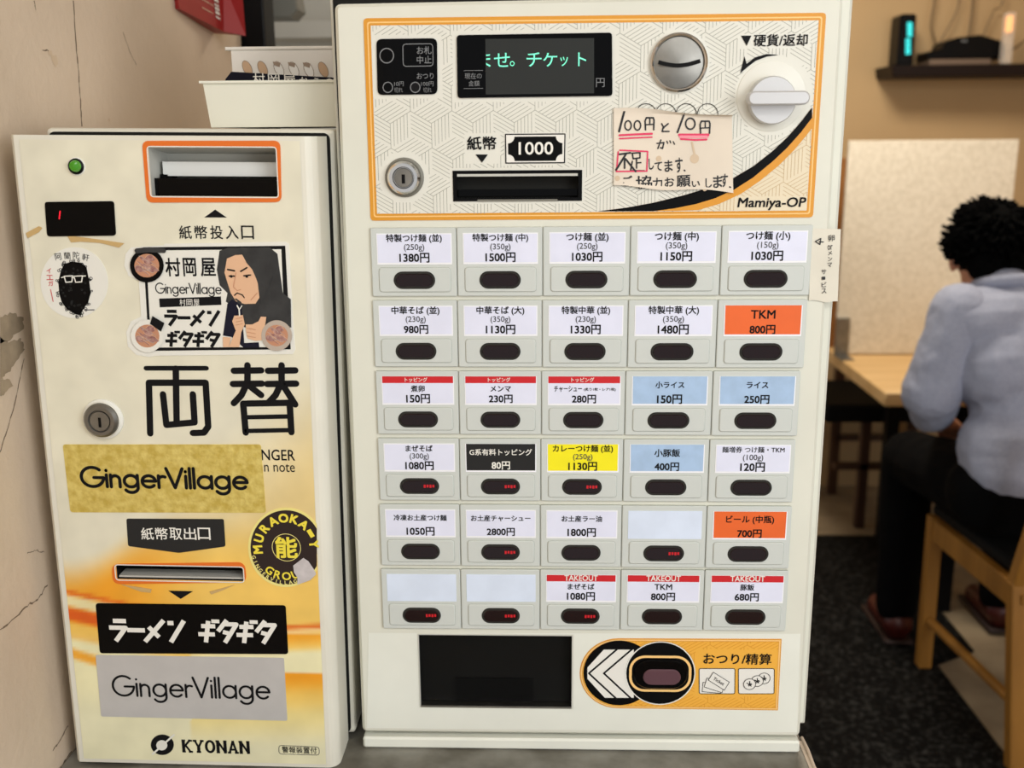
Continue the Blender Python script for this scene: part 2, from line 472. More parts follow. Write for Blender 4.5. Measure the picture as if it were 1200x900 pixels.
# flaking patches low on the near wall
for pts in (((0, 372), (14, 366), (26, 372), (28, 385), (20, 390), (10, 400), (0, 402)), ((0, 395), (12, 402), (24, 396), (28, 410), (18, 426), (6, 440), (0, 446)), ((0, 446), (10, 444), (16, 452), (4, 462), (0, 464))):
    qq = []
    for p_, r_ in zip(pts, pts[1:] + pts[:1]):
        for k_ in range(5): qq.append((p_[0] + (r_[0] - p_[0]) * k_ / 5 + random.uniform(-1.3, 1.3) * (p_[0] > 1), p_[1] + (r_[1] - p_[1]) * k_ / 5 + random.uniform(-1.6, 1.6)))
    wall_poly(wl, [wq(*p_) for p_ in qq], 'plaster_chip', 0.0003)
wall_line(wl, [wq(28, 420), wq(18, 470), wq(8, 505), wq(0, 530)], 0.0014, 'crack')
wall_line(wl, [wq(56, 684), wq(46, 700), wq(30, 712), wq(0, 738)], 0.0016, 'crack', 0.0015)
wall_line(wl, [wq(80, 850), wq(70, 868), wq(62, 880)], 0.002, 'crack'); wall_line(wl, [wq(84, 880), wq(74, 895)], 0.002, 'crack')
wall_line(wl, [wq(32, 648), wq(42, 645), wq(52, 647)], 0.001, 'crack')
struct(wl.build('wall_left', smooth=0))
plane_box('wall_passage', -1.6, -0.12, 2.3, 2.38, 0, 2.5, 'wall_grey')
b = MB(); b.box(-0.60, at_y(311, 30, 1.73).x, 1.725, 1.79, 0, 2.5, 'dark_metal')
struct(b.build('trim_1', smooth=0, bevel=0.003))

# grey blunt arm above the pale ledge, beyond the black post
q0 = at_y(306, 23, 1.95); q1 = at_y(350, 3, 1.95)
b = MB(); zc = q0.z
pf = [(-0.06, 0.0), (0.052, 0.0), (0.066, 0.014), (0.060, 0.05), (0.03, 0.075), (-0.06, 0.075)]
x0 = at_y(311, 23, 1.95).x
b.slab([(x0 + a, zc + c) for a, c in pf], -1.99, -1.93, 'grey_plastic', bev=0.003, back=True)
tag(b.build('wall_bracket'), 'dark grey blunt arm jutting out past the black post at the very top', 'bracket')
q = at_y(318, 27, 2.25)
b = MB(); b.box(-0.75, -0.18, 2.2, 2.299, q.z - 0.035, q.z, 'wall_grey')
struct(b.build('trim_2', smooth=0, bevel=0.002))

# red carton hung on the plaster wall
b = MB()
A = at_x(206, -25, -0.485); Bp = at_x(210, 10, -0.485); Cp = at_x(262, 37, -0.47); Dp = at_x(262, -20, -0.47); Ep = at_y(288, 42, Cp.y + 0.01); Fp = at_y(283, -20, Cp.y + 0.01)
back = [Vector((-0.4915, p_.y + 0.004, p_.z)) for p_ in (A, Bp, Cp, Dp)]
b.add([A, Bp, Cp, Dp], [[0, 1, 2, 3]], 'red_carton'); b.add([Dp, Cp, Ep, Fp], [[0, 1, 2, 3]], 'red_carton')
b.add([Bp, back[1], back[2] + Vector((0, .02, 0)), Ep, Cp], [[0, 1, 2, 3, 4]], 'red_carton')
b.add([A, Bp] + back[:2], [[0, 2, 3, 1]], 'red_carton'); b.add([A, Dp, Fp, back[3] + Vector((0, .02, 0)), back[0]], [[0, 1, 2, 3, 4]], 'red_carton')
ex = (Cp - Bp); L = ex.length; ex = ex.normalized(); ez = (A - Bp).normalized(); nn = ex.cross(ez).normalized()
if nn.x < 0: nn = -nn
def cpt(a, c, off=0.0006): return Bp + ex * a * L + ez * c * L + nn * off
for k, (c, a0, a1) in enumerate(((.62, .5, .9), (.52, .4, .86), (.42, .42, .8), (.31, .4, .8), (.2, .42, .78), (.12, .52, .78))):
    a = a0
    while a < a1:
        w_ = random.uniform(.025, .05)
        h_ = .02 if k == 2 else .012; w_ *= .75
        b.add([cpt(a, c), cpt(a + w_, c), cpt(a + w_, c + h_), cpt(a, c + h_)], [[0, 1, 2, 3]], 'stain'); a += w_ + .014
for i in range(9):
    c0 = .1 + i * .04
    b.add([cpt(.83, c0), cpt(.94, c0), cpt(.94, c0 + (.03 if i % 3 else .018)), cpt(.83, c0 + (.03 if i % 3 else .018))], [[0, 1, 2, 3]], 'white_print')
tag(b.build('red_carton', smooth=0), 'red printed carton fixed high on the plaster wall, barcode at its corner', 'box')

# steel counter carrying both machines
b = MB(); b.box(-0.490, 0.264, 0.80, 1.42, 0.0, 0.825, 'counter_steel'); b.box(-0.491, 0.266, 0.785, 1.42, 0.825, 0.845, 'counter_steel')
cnt = root('steel_counter', (0, 0, 0), 'stained grey steel counter under the two machines', 'counter')
b.build('counter_body', cnt, smooth=0, bevel=0.002)
b = MB(); P0, P1 = (0.268, 0.95), (0.2675, 0.79)
b.tube([(0.267, 0.965, 0.846), (0.2672, 0.94, 0.8475), (0.2668, 0.915, 0.846), (0.268, 0.88, 0.8475), (0.267, 0.80, 0.846)], 0.0018, 'edge_strip')
b.box(0.262, 0.2675, 0.79, 0.96, 0.8452, 0.8458, 'edge_strip')
b.build('edge_strip', cnt, label='frayed pale strip along the counter edge')

# ================================================================== ticket machine
MFO = Vector((0.034, 0.9394, 0.8450))
mf = Face(MFO)
tm = root('ticket_machine', MFO, 'big ivory meal ticket machine with five columns of priced buttons', 'ticket machine')
fl = mf
# cabinet behind the door
xl, xr = -0.2255, 0.2315
b = MB()
b.box(xl, xr, 0.012, 0.30, 0.026, 0.745, 'flange')
b.slab(rrect(xl + 0.0030, 0.03, xr - 0.016, 0.737, 0.004), -0.013, -0.0105, 'gap_dark')
b.slab(rrect(xr - 0.0155, 0.03, xr - 0.0035, 0.741, 0.001), -0.013, -0.0085, 'ivory')
b.build('cabinet', tm, smooth=0, bevel=0.0015)
# door
slot = mf.r(531, 199.5, 682, 235.5); tray = mf.r(491, 743.5, 671, 829)
dc = mf.P([(391.5, 4.5), (989, -7.5), (937.5, 864), (424.5, 858.5)])
def rounded(poly, r, n=4):
    p = ccw(poly); out = []
    for i in range(len(p)):
        a, c, e = Vector(p[i - 1]), Vector(p[i]), Vector(p[(i + 1) % len(p)])
        u, v = (a - c).normalized(), (e - c).normalized()
        s0, s1 = c + u * r, c + v * r
        for k in range(n + 1):
            t = k / n; out.append(tuple(s0 * (1 - t) ** 2 + c * 2 * t * (1 - t) + s1 * t * t))
    return out
b = MB()
rh = lambda q, g=0.0: [(q[0] - g, q[1] - g), (q[2] + g, q[1] - g), (q[2] + g, q[3] + g), (q[0] - g, q[3] + g)]
b.slab(rounded(dc, 0.006), -0.0105, 0, 'ivory', holes=[rh(slot), rh(tray)], bev=0.003)
lp = mf.P([(432, 741.5), (938, 742.5), (934, 858), (430, 853)])
b.flat(lp, 0.0003, 'ivory_light', holes=[rh(tray, 0.0008)])
b.build('door', tm)
pp = mf.P([(425.5, 863), (937, 868), (936.5, 881.5), (426, 876.8)]); pp = [(x, max(z, 0.0005)) for x, z in pp]
b = MB(); b.slab(rounded(pp, 0.003), -0.03, 0.002, 'ivory_light', bev=0.002); b.box(-0.2, 0.2, 0.03, 0.28, 0.0005, 0.026, 'flange')
b.build('plinth', tm)

# ---- printed header panel
b = MB()
ho = ccw(mf.P([(426, 21.5), (968, 15), (952.5, 254.7), (434.5, 258.5)]))
b.slab(rounded(ho, 0.0035), 0.0, 0.0008, 'orange_border', holes=[rh(slot)])
i1 = inset(ho, 0.0030); b.flat(rounded(i1, 0.0025), 0.00095, 'orange_light', holes=[rh(slot)])
i2 = inset(ho, 0.0042); b.flat(rounded(i2, 0.002), 0.0011, 'orange_border', holes=[rh(slot)])
i3 = inset(ho, 0.0062); b.flat(i3, 0.00125, 'panel_base', holes=[rh(slot)])
hx0, hx1 = min(p_[0] for p_ in i3), max(p_[0] for p_ in i3)
def inside(p_, poly):
    x, z = p_; r_ = False; n = len(poly)
    for i in range(n):
        (x0, z0), (x1, z1) = poly[i], poly[(i + 1) % n]
        if (z0 > z) != (z1 > z) and x < (x1 - x0) * (z - z0) / (z1 - z0) + x0: r_ = not r_
    return r_
sw_up = mf.P([(700, 247.5), (735, 243), (765, 237.5), (800, 229), (830, 220), (858, 209), (882, 195), (905, 177), (922, 161), (938, 143), (951, 126)])
sw_lo = mf.P([(765, 247.3), (790, 244), (815, 239), (838, 232), (860, 222), (882, 208), (905, 189), (922, 173), (938, 155), (951, 138)])
or_lo = mf.P([(792, 247), (818, 246), (842, 239), (868, 227), (890, 212), (912, 194), (930, 176), (945, 158), (952, 149)])
br = mf.P([(950.8, 150), (944.6, 246.4), (792, 247)])
tanreg = or_lo + br[:2]
b.flat(tanreg, 0.0014, 'panel_tan')
# interlocked-cube hatching
zones = []
def zone(x0, y0, x1, y1): zones.append(('r', mf.r(x0, y0, x1, y1)))
def zonec(x, y, r): c = mf.p(x, y); zones.append(('c', (*c, r * 0.000738)))
zone(436.5, 41, 518, 116); zone(530.5, 35, 722, 119); zonec(795, 73, 37.5); zonec(906, 112, 46); zonec(474, 208, 31); zone(544, 155, 586, 192); zone(590, 155, 665, 193); zone(527, 196, 686, 239)
zone(864, 39, 949, 56); zone(862, 230, 948, 247)
def clear(p_):
    for k, q in zones:
        if k == 'r' and q[0] <= p_[0] <= q[2] and q[1] <= p_[1] <= q[3]: return True
        if k == 'c' and (p_[0] - q[0]) ** 2 + (p_[1] - q[1]) ** 2 < q[2] ** 2: return True
    return False
def hatch(mb, region, origin, sp, keep, d, m, w=0.00042, lines=6):
    a_ = sp / math.sqrt(3); xs = [p_[0] for p_ in region]; zs = [p_[1] for p_ in region]
    x0, x1, z0, z1 = min(xs) - sp, max(xs) + sp, min(zs) - sp, max(zs) + sp
    rowh = a_ * 1.5; ox, oz = origin
    j = int((z0 - oz) / rowh) - 1
    while oz + j * rowh < z1 + a_:
        i = int((x0 - ox) / sp) - 1
        while ox + i * sp < x1 + sp:
            c = Vector((ox + i * sp + (sp / 2 if j % 2 else 0), oz + j * rowh))
            v = {k: Vector((a_ * math.cos(math.radians(k)), a_ * math.sin(math.radians(k)))) for k in (30, 90, 150, 210, 270, 330)}
            for e, g_ in ((v[30], v[150]), (v[150], v[270]), (v[270], v[30])):
                for t in range(lines):
                    st = c + g_ * (t / lines); run = None; N = 12
                    for s_ in range(N + 1):
                        mid = st + e * ((s_ + .5) / N)
                        ok = s_ < N and keep(mid)
                        if ok and run is None: run = s_
                        if not ok and run is not None:
                            p0, p1 = st + e * (run / N), st + e * (s_ / N)
                            n_ = Vector((-e.y, e.x)).normalized() * (w / 2)
                            mb.add([(p0.x + n_.x, -d, p0.y + n_.y), (p0.x - n_.x, -d, p0.y - n_.y), (p1.x - n_.x, -d, p1.y - n_.y), (p1.x + n_.x, -d, p1.y + n_.y)], [[0, 1, 2, 3]], m); run = None
            i += 1
        j += 1
sp = 0.0369; og = mf.p(457.5, 145)
hatch(b, i3, og, sp, lambda p_: inside(p_, i3) and not clear(p_) and not inside(p_, tanreg), 0.0014, 'hatch')
hatch(b, tanreg, og, sp, lambda p_: inside(p_, tanreg) and not clear(p_), 0.0016, 'hatch_tan')
b.flat(sw_up + list(reversed(or_lo)), 0.0017, 'orange_border')
b.flat(sw_up + list(reversed(sw_lo)), 0.0019, 'black')
# lettering printed on the header
def txt(mb, fc, body, x0, y0, x1, y1, d, m, bold=0.0, shear=0.0, exact=True, **kw):
    q = fc.r(x0, y0, x1, y1, d)
    mb.text(body, (q[0] + q[2]) / 2, (q[1] + q[3]) / 2, d, m, w=q[2] - q[0], h=(q[3] - q[1]) if exact else None, bold=bold, shear=shear, **kw)
dp = 0.0019
b.flat(mf.P([(868, 42), (880, 42), (874.5, 54)]), dp, 'ink')
txt(b, mf, '硬貨/返却', 883.5, 40, 946.5, 54, dp, 'ink', bold=0.02)
b.flat(mf.P([(867, 86), (872, 66), (874.5, 75), (884, 67.5), (898, 63.5), (912, 64.5), (898, 66.5), (885, 71.5), (876.5, 78)]), dp, 'ink')
txt(b, mf, '紙幣', 547.5, 160, 581.5, 175.5, dp, 'ink', bold=0.022)
b.flat(mf.P([(557.5, 181), (572, 181), (565, 190.5)]), dp, 'ink')
fo = mf.P([(592.5, 157.5), (662, 157), (661.5, 190.5), (593, 191)]); b.flat(fo, dp - .0001, 'white_print'); b.stroke(fo, 0.0010, dp, 'ink', closed=True)
bx = mf.r(595.5, 160, 659, 188.5); r_ = 0.0058
cut = []
for cx, cz, a0 in ((bx[2], bx[3], 270), (bx[0], bx[3], 0), (bx[0], bx[1], 90), (bx[2], bx[1], 180)):
    cut += [(cx + r_ * math.cos(math.radians(a0 - 90 * k / 5)), cz + r_ * math.sin(math.radians(a0 - 90 * k / 5))) for k in range(6)]
b.flat(cut, dp + .0001, 'black'); txt(b, mf, '1000', 608, 166.5, 648, 181, dp + .0003, 'white_print', bold=0.015)
for px in (757, 780, 804, 829): b.stroke(mf.P([(px + 12 * math.cos(t), 134 - 12.5 * math.sin(t)) for t in [PI * i / 12 for i in range(13)]]), 0.0006, dp, 'ink')
txt(b, mf, 'Mamiya-OP', 864.5, 231.5, 944.5, 246, dp, 'ink', bold=0.022, shear=0.12)
b.build('header_panel', tm, label='printed header panel with orange border and grey cube hatching')

# status lamp window
b = MB(); D0 = 0.0013; dd = 0.0026
b.slab(rounded(mf.P([(441.5, 46), (512.5, 45), (513, 110.5), (443, 111.5)]), 0.005), D0, 0.0024, 'black_gloss')
b.stroke(mf.P([(453.7 + 8 * math.cos(t), 65.5 + 8.5 * math.sin(t)) for t in [2 * PI * i / 24 for i in range(24)]]), 0.0009, dd, 'grey_print', closed=True)
b.stroke(rounded(mf.P([(472.5, 52), (507.5, 51.5), (508, 77.5), (473, 78)]), 0.003), 0.0007, dd, 'grey_print', closed=True)
txt(b, mf, 'お札', 488.5, 54.5, 505.5, 63.5, dd, 'grey_print', bold=0.01); txt(b, mf, '中止', 488.5, 65.5, 505.5, 74.5, dd, 'grey_print', bold=0.01)
txt(b, mf, 'おつり', 488.5, 85.5, 508, 92.5, dd, 'grey_print', bold=0.01)
for px, s_ in ((455, 'ink'), (487, 'grey_print')):
    if s_ != 'ink': b.flat(mf.P([(px + 5 * math.cos(t), 102.5 + 5.3 * math.sin(t)) for t in [2 * PI * i / 20 for i in range(20)]]), 0.00255, 'ink')
    b.stroke(mf.P([(px + 5.6 * math.cos(t), 102.5 + 6 * math.sin(t)) for t in [2 * PI * i / 20 for i in range(20)]]), 0.0008, dd, 'grey_print', closed=True)
txt(b, mf, '10円', 462, 95.5, 473, 101, dd, 'grey_print'); txt(b, mf, '切れ', 462, 102.5, 472, 108.5, dd, 'grey_print')
txt(b, mf, '100円', 493.5, 95.5, 508, 101, dd, 'grey_print'); txt(b, mf, '切れ', 496, 102.5, 506, 108.5, dd, 'grey_print')
b.build('status_window', tm, label='small black lamp window at the header corner')

# message display
b = MB(); b.slab(rounded(mf.P([(535.5, 41.5), (717, 38.5), (717.5, 112.5), (536.5, 115)]), 0.003), D0, 0.0028, 'black_gloss')
txt(b, mf, '現在の', 544.5, 85.5, 564.5, 92.5, 0.003, 'grey_print'); txt(b, mf, '金額', 549, 94.5, 562, 101, 0.003, 'grey_print')
for y in (83, 104): b.stroke(mf.P([(544, y), (566, y - .3)]), 0.0004, 0.003, 'grey_print')
txt(b, mf, '円', 698.5, 91.5, 708.5, 102, 0.003, 'grey_print')
dis = b.build('message_display', tm)
b = MB(); b.flat(mf.P([(569, 46), (696, 45), (696, 109.5), (569.5, 111)]), 0.0031, 'screen')
cx = mf.p(570, 70)[0]
txt(b, mf, 'ま', 557, 61.5, 575, 79.5, 0.0034, 'mint', clipx=cx)
for ch, x0_, y0_, x1_, y1_ in (('せ', 579, 62, 597.5, 78.5), ('。', 597.5, 71.5, 603, 77.5), ('チ', 617, 61.5, 634.5, 78), ('ケ', 636.5, 62, 653, 78), ('ッ', 656.5, 66.5, 665.5, 77.5), ('ト', 677.5, 61.5, 687, 77.5)):
    txt(b, mf, ch, x0_, y0_, x1_, y1_, 0.0034, 'mint')
b.build('screen', dis, label='grey screen with mint green scrolling letters')

# coin slot: shallow dished metal disc with a curved slot
b = MB(); c = mf.p(795, 73.5); R_ = 0.0245
b.lathe(c[0], c[1], [(R_ + .0002, D0), (R_, 0.0045), (R_ - .0012, 0.0052), (R_ - .0024, 0.0046), (R_ - .003, 0.003), (R_ * .6, 0.0045), (R_ * .3, 0.0058), (0.0002, 0.0062)], 'steel_satin', n=48)
b.lathe(c[0], c[1], [(R_ + .0006, D0 + .0001), (R_ + .0004, 0.0044), (R_ - .0010, 0.0055), (R_ - .0022, 0.0047)], 'chrome', n=48)
sl = [mf.p(770.5 + 49 * i / 14, 73.5 + 4.6 * math.sin(PI * i / 14) + (-1.5 * i / 14)) for i in range(15)]
b.stroke(sl, 0.0034, 0.0067, 'slot_dark', caps=False)
b.build('coin_slot', tm)

# coin return knob
kn = MB(); c = mf.p(903, 113); kn.lathe(c[0], c[1], [(0.0300, D0), (0.0298, 0.0018), (0.029, 0.0021), (0.0002, 0.0021)], 'panel_base', n=48)
kno = kn.build('return_knob', tm)
b = MB(); c = mf.p(906, 117.5, 0.012); b.lathe(c[0], c[1], [(0.0205, 0.0026), (0.0205, 0.010), (0.0195, 0.012), (0.0002, 0.012)], 'knob_silver', n=40); b.build('knob_disc', kno)
b = MB(); q = mf.r(877, 106.5, 949.5, 123, 0.026)
b.slab(rrect(*q, 0.0055), 0.012, 0.026, 'knob_silver', bev=0.0012); b.build('knob_handle', kno, label='silver bar handle')

# lock
def lock(fc, parent, px, py, r, mring, d, key_px, core='chrome'):
    c = fc.p(px, py, d); b = MB()
    b.lathe(c[0], c[1], [(r * 1.12, d), (r * 1.10, d + .0012), (r, d + .002), (r * .95, d + .004)], mring, n=40)
    o = b.build('key_lock', parent)
    b = MB(); b.lathe(c[0], c[1], [(r * .95, d + .001), (r * .93, d + .006), (r * .80, d + .0085), (r * .62, d + .0085), (r * .57, d + .0068), (r * .55, d + .0068)], core, n=40)
    b.lathe(c[0], c[1], [(r * .54, d + .005), (r * .52, d + .0078), (0.0001, d + .0078)], 'steel_satin', n=30)
    kx, kz = key_px; b.stroke([(c[0], c[1] - kz), (c[0], c[1] + kz * .6)], kx, d + .0081, 'slot_dark', caps=False)
    b.build('lock_core', o)
lock(mf, tm, 474, 208, 0.0158, 'grey_plastic', D0, (0.0030, 0.0050))

# bill slot
b = MB()
b.flat(rh(slot), -0.05, 'slot_dark')
for (a, c_), (e, f_) in zip(rh(slot), rh(slot)[1:] + rh(slot)[:1]): b.add([(a, 0.05, c_), (e, 0.05, f_), (e, 0.0, f_), (a, 0.0, c_)], [[0, 1, 2, 3]], 'black')
q = slot
b.slab([(q[0], q[1]), (q[2], q[1]), (q[2], q[3]), (q[0], q[3])], -0.001, 0.0022, 'black', holes=[[(q[0] + .0032, q[1] + .003), (q[2] - .0032, q[1] + .003), (q[2] - .0032, q[3] - .005), (q[0] + .0032, q[3] - .005)]])
b.box(q[0] + .004, q[2] - .004, -0.0026, 0.012, q[3] - .0052, q[3] - .0030, 'slot_grey')
b.box(q[0] + .022, q[2] - .022, -0.0025, -0.0005, q[1] - .0002, q[1] + .0016, 'grey_plastic')
b.box(q[0] + .004, q[2] - .004, 0.008, 0.03, q[1] + .004, q[1] + .010, 'black_gloss')
b.build('bill_slot', tm, smooth=0)

# ---- thirty buttons
ROWS = [((434.5, 267), (951, 263), (949, 345.5), (436, 347)), ((437, 351.5), (945, 350.5), (942, 430.5), (439, 429)), ((440.5, 434), (937, 434), (934.5, 510), (442.5, 507.5)),
        ((443.5, 512.5), (931, 514.5), (929, 587.5), (444.5, 585)), ((445, 589.5), (927, 592.5), (924.5, 665), (446.5, 661)), ((447, 665.5), (923, 667.5), (921, 738), (448.5, 735))]
W_, Y_, B_, O_, K_, R__ , T_, N_ = 'white', 'yellow', 'blue', 'orange', 'black', 'red', 'take', 'blank'
CARDS = [[('特製つけ麺 (並)', '(250g)', '1380円', W_), ('特製つけ麺 (中)', '(350g)', '1500円', W_), ('つけ麺 (並)', '(250g)', '1030円', W_), ('つけ麺 (中)', '(350g)', '1150円', W_), ('つけ麺 (小)', '(150g)', '1030円', W_)],
         [('中華そば (並)', '(230g)', '980円', W_), ('中華そば (大)', '(350g)', '1130円', W_), ('特製中華 (並)', '(230g)', '1330円', W_), ('特製中華 (大)', '(350g)', '1480円', W_), ('TKM', '', '800円', O_)],
         [('煮卵', '', '150円', R__), ('メンマ', '', '230円', R__), ('チャーシュー', '(炙り1枚・レア1枚)', '280円', R__), ('小ライス', '', '150円', B_), ('ライス', '', '250円', B_)],
         [('まぜそば', '(300g)', '1080円', W_), ('G系有料トッピング', '', '80円', K_), ('カレーつけ麺 (並)', '(250g)', '1130円', Y_), ('小豚飯', '', '400円', B_), ('麺増券 つけ麺・TKM', '(100g)', '120円', W_)],
         [('冷凍お土産つけ麺', '', '1050円', W_), ('お土産チャーシュー', '', '2800円', W_), ('お土産ラー油', '', '1800円', W_), ('', '', '', N_), ('ビール (中瓶)', '', '700円', O_)],
         [('', '', '', N_), ('', '', '', N_), ('まぜそば', '', '1080円', T_), ('TKM', '', '800円', T_), ('豚飯', '', '680円', T_)]]
LIT = {(3, 0), (3, 1), (3, 2), (4, 1), (4, 3), (5, 0), (5, 1), (5, 2)}
COLN = {W_: 'white', Y_: 'yellow', B_: 'pale blue', O_: 'orange', K_: 'black', R__: 'white card with red stripe', T_: 'white card with red stripe', N_: 'blank bluish white'}
def cells(t): return sum(0.62 if ord(ch) < 128 else (0.62 if ch in '（）' else 1.0) for ch in t)
for r_i, rc in enumerate(ROWS):
    TL, TR, BR, BL = mf.P(rc)
    v1 = lambda t: (TL[1] + (TR[1] - TL[1]) * t); v0 = lambda t: (BL[1] + (BR[1] - BL[1]) * t)
    uL, uR = (TL[0] + BL[0]) / 2, (TR[0] + BR[0]) / 2
    # photographed columns run very slightly wider on the right
    fr = [0, .1975, .3935, .5915, .796, 1.0]
    for c_i in range(5):
        name, wt, price, kind = CARDS[r_i][c_i]
        a, e = uL + (uR - uL) * fr[c_i], uL + (uR - uL) * fr[c_i + 1]
        tm_ = (fr[c_i] + fr[c_i + 1]) / 2; z1, z0 = v1(tm_), v0(tm_)
        w_, h_ = e - a, z1 - z0
        X = lambda f: a + w_ * f
        Z = lambda f: z1 - h_ * f
        b = MB()
        b.slab(rrect(a + .0004, z0, e - .0004, z1, 0.0012, 2), 0, 0.003, 'housing', bev=0.0007, side='housing_line')
        fo = rrect(X(.09), Z(.935), X(.925), Z(.575), 0.0028, 4)
        b.slab(fo, 0.003, 0.0042, 'housing', bev=0.0008, side='housing_line')
        b.stroke(fo, 0.0005, 0.0031, 'housing_line', closed=True)
        lz = rrect(X(.262), Z(.885), X(.745), Z(.63), 0.02, 8)
        b.slab(lz, 0.0042, 0.0052, 'lens_ring', bev=0.0006)
        bo = b.build('menu_button', tm)
        b = MB(); li = inset(lz, 0.0021); b.slab(li, 0.0050, 0.0058, 'lens', bev=0.0006)
        lo = b.build('push_lens', bo)
        if (r_i, c_i) in LIT:
            b = MB(); xc, zc = X(.62), (Z(.885) + Z(.63)) / 2
            for i in range(4):
                b.flat(rrect(xc - .005 + i * .0028, zc - .0012 + (i % 2) * .0004, xc - .0030 + i * .0028, zc + .002, 0.0002, 1), 0.0060, 'led_red')
            b.build('sold_out_lamp', bo, label='glowing red lamp letters')
        # the card
        cm = {W_: 'card_white', Y_: 'card_yellow', B_: 'card_blue', O_: 'card_orange', K_: 'card_black', R__: 'card_white', T_: 'card_white', N_: 'card_blank'}[kind]
        cx0, cx1, cz1, cz0 = X(.075), X(.945), Z(.08), Z(.53)
        b = MB(); b.slab([(cx0, cz0), (cx1, cz0), (cx1, cz1), (cx0, cz1)], 0.003, 0.0034, cm if kind == N_ else 'card_edge')
        CW, CH = cx1 - cx0, cz1 - cz0
        if kind != N_:
            bt = {W_: .0}.get(kind, .05)
            b.flat([(cx0 + CW * .015, cz0 + CH * .06), (cx1 - CW * .015, cz0 + CH * .06), (cx1 - CW * .012, cz1 - CH * (.03 if kind == W_ else 0)), (cx0 + CW * .012, cz1 - CH * (.03 if kind == W_ else 0))], 0.00355, cm)
            ct = lambda f: cz1 - CH * f
            mx = (cx0 + cx1) / 2; ink = 'white_print' if kind == K_ else 'ink'
            ems = 0.094 * CW
            if kind in (R__, T_):
                b.flat([(cx0 + CW * .01, ct(.235)), (cx1 - CW * .01, ct(.235)), (cx1 - CW * .01, cz1), (cx0 + CW * .01, cz1)], 0.0036, 'card_red')
                if kind == R__: b.text('トッピング', mx - CW * .02, ct(.115), 0.0038, 'white_print', w=CW * .31, bold=.018)
                else: b.text('TAKEOUT', mx, ct(.105), 0.0038, 'white_print', w=CW * .47, h=CH * .2, bold=.022)
            two = not wt
            ny = .165 if not two else ({R__: .43, T_: .42}.get(kind, .29)); py_ = .78 if kind != K_ else .76
            bold = .024 if name != 'TKM' else .02
            wn = min(cells(name) * ems, CW * .94)
            if name == 'チャーシュー':
                b.text(name, cx0 + CW * .28, ct(.43), 0.0038, ink, w=CW * .38, h=CH * .2, bold=.02); b.text(wt, cx0 + CW * .715, ct(.45), 0.0038, ink, w=CW * .43, h=CH * .12, bold=.02)
                py_ = .78
            else:
                if name.startswith('麺増券'): wn = CW * .83; bold = .012
                if name == 'TKM': wn = CW * (.31 if kind == O_ else .24)
                if name == '小豚飯': wn = CW * .34
                if kind == K_: wn = CW * .88; bold = .02
                b.text(name, mx, ct(ny), 0.0038, ink, w=wn, bold=bold)
                if wt: b.text(wt, mx, ct(.465), 0.0038, 'ink_grey', w=CW * .27, bold=.008)
            b.text(price, mx, ct(py_), 0.0038, ink, w=(.070 * (len(price) - 1) + .115) * CW, bold=.03)
        b.build('menu_card', bo, label=(('%s card' % COLN[kind]) if kind not in (R__, T_) else COLN[kind]))

# ticket tray: dark recess with a smoked flap
b = MB(); q = tray; k = rh(tray); dz = 0.055
b.add([(x, dz, z) for x, z in k], [[0, 1, 2, 3]], 'black_matt')
for (a, c_), (e, f_) in zip(k, k[1:] + k[:1]): b.add([(a, dz, c_), (e, dz, f_), (e, 0.0, f_), (a, 0.0, c_)], [[0, 1, 2, 3]], 'black_matt')
b.slab(k, -.002, 0.0006, 'slot_grey', holes=[inset(k, 0.0009)])
b.box(q[0] + .018, q[2] - .06, 0.018, 0.05, q[1] + .012, q[1] + .034, 'tray_grey'); b.box(q[2] - .045, q[2] - .012, 0.02, 0.05, q[1] + .012, q[1] + .03, 'tray_grey')
b.box(q[0] + .036, q[2] - .04, 0.008, 0.017, q[1] + .002, q[1] + .028, 'black_matt')
b.box(q[0] + .001, q[2] - .001, -0.0012, 0.03, q[1] + .0002, q[1] + .0022, 'steel')
tr = b.build('ticket_tray', tm, smooth=0)
M['smoked'] = mat('smoked', (20, 20, 20), 0.08, alpha=0.22, spec=0.2)
b = MB(); b.slab([(q[0] + .002, q[1] + .0045), (q[2] - .002, q[1] + .0045), (q[2] - .002, q[3] - .002), (q[0] + .002, q[3] - .002)], -0.006, -0.004, 'smoked', back=True)
b.build('tray_flap', tr, label='smoked see-through flap')

# change / settle panel
b = MB()
cz = mf.p(724.5, 789); Rr = mf.p(724.5, 747.8)[1] - cz[1]
tr_, br_ = mf.p(915.8, 748.5), mf.p(911.5, 832)
out = [(cz[0] + Rr * math.cos(math.radians(a)), cz[1] + Rr * math.sin(math.radians(a))) for a in range(90, 271, 9)]
out = out + [br_, tr_]
b.slab(out, 0.0, 0.0007, 'orange_border'); b.flat(inset(out, 0.0010), 0.0009, 'orange_light'); b.flat(inset(out, 0.0024), 0.0011, 'orange_border'); fin = inset(out, 0.0030); b.flat(fin, 0.00125, 'orange_panel')
q = mf.r(814, 760, 912, 816)
hatch(b, fin, mf.p(830, 800), sp * 1.0, lambda p_: inside(p_, fin) and not (q[0] < p_[0] < q[2] and q[1] < p_[1] < q[3]) and p_[0] > cz[0], 0.0014, 'hatch_orange', w=0.0005)
c1 = mf.p(725.5, 788); r1 = mf.p(725.5, 749.8)[1] - c1[1]; b.flat(ell(c1[0], c1[1], r1, n=44), 0.0015, 'black')
b.flat(mf.P([(707.5, 760.3), (742.5, 760.3), (742.5, 816.7), (708.7, 816.7), (688.3, 794.5), (688.3, 781.3)]), 0.0017, 'white_print')
b.stroke(mf.P([(724.5, 758.5), (690, 788), (723, 818.5)]), 0.0019, 0.0018, 'ink', caps=False); b.stroke(mf.P([(742, 758.5), (707.5, 788), (740.5, 818.5)]), 0.0019, 0.0018, 'ink', caps=False)
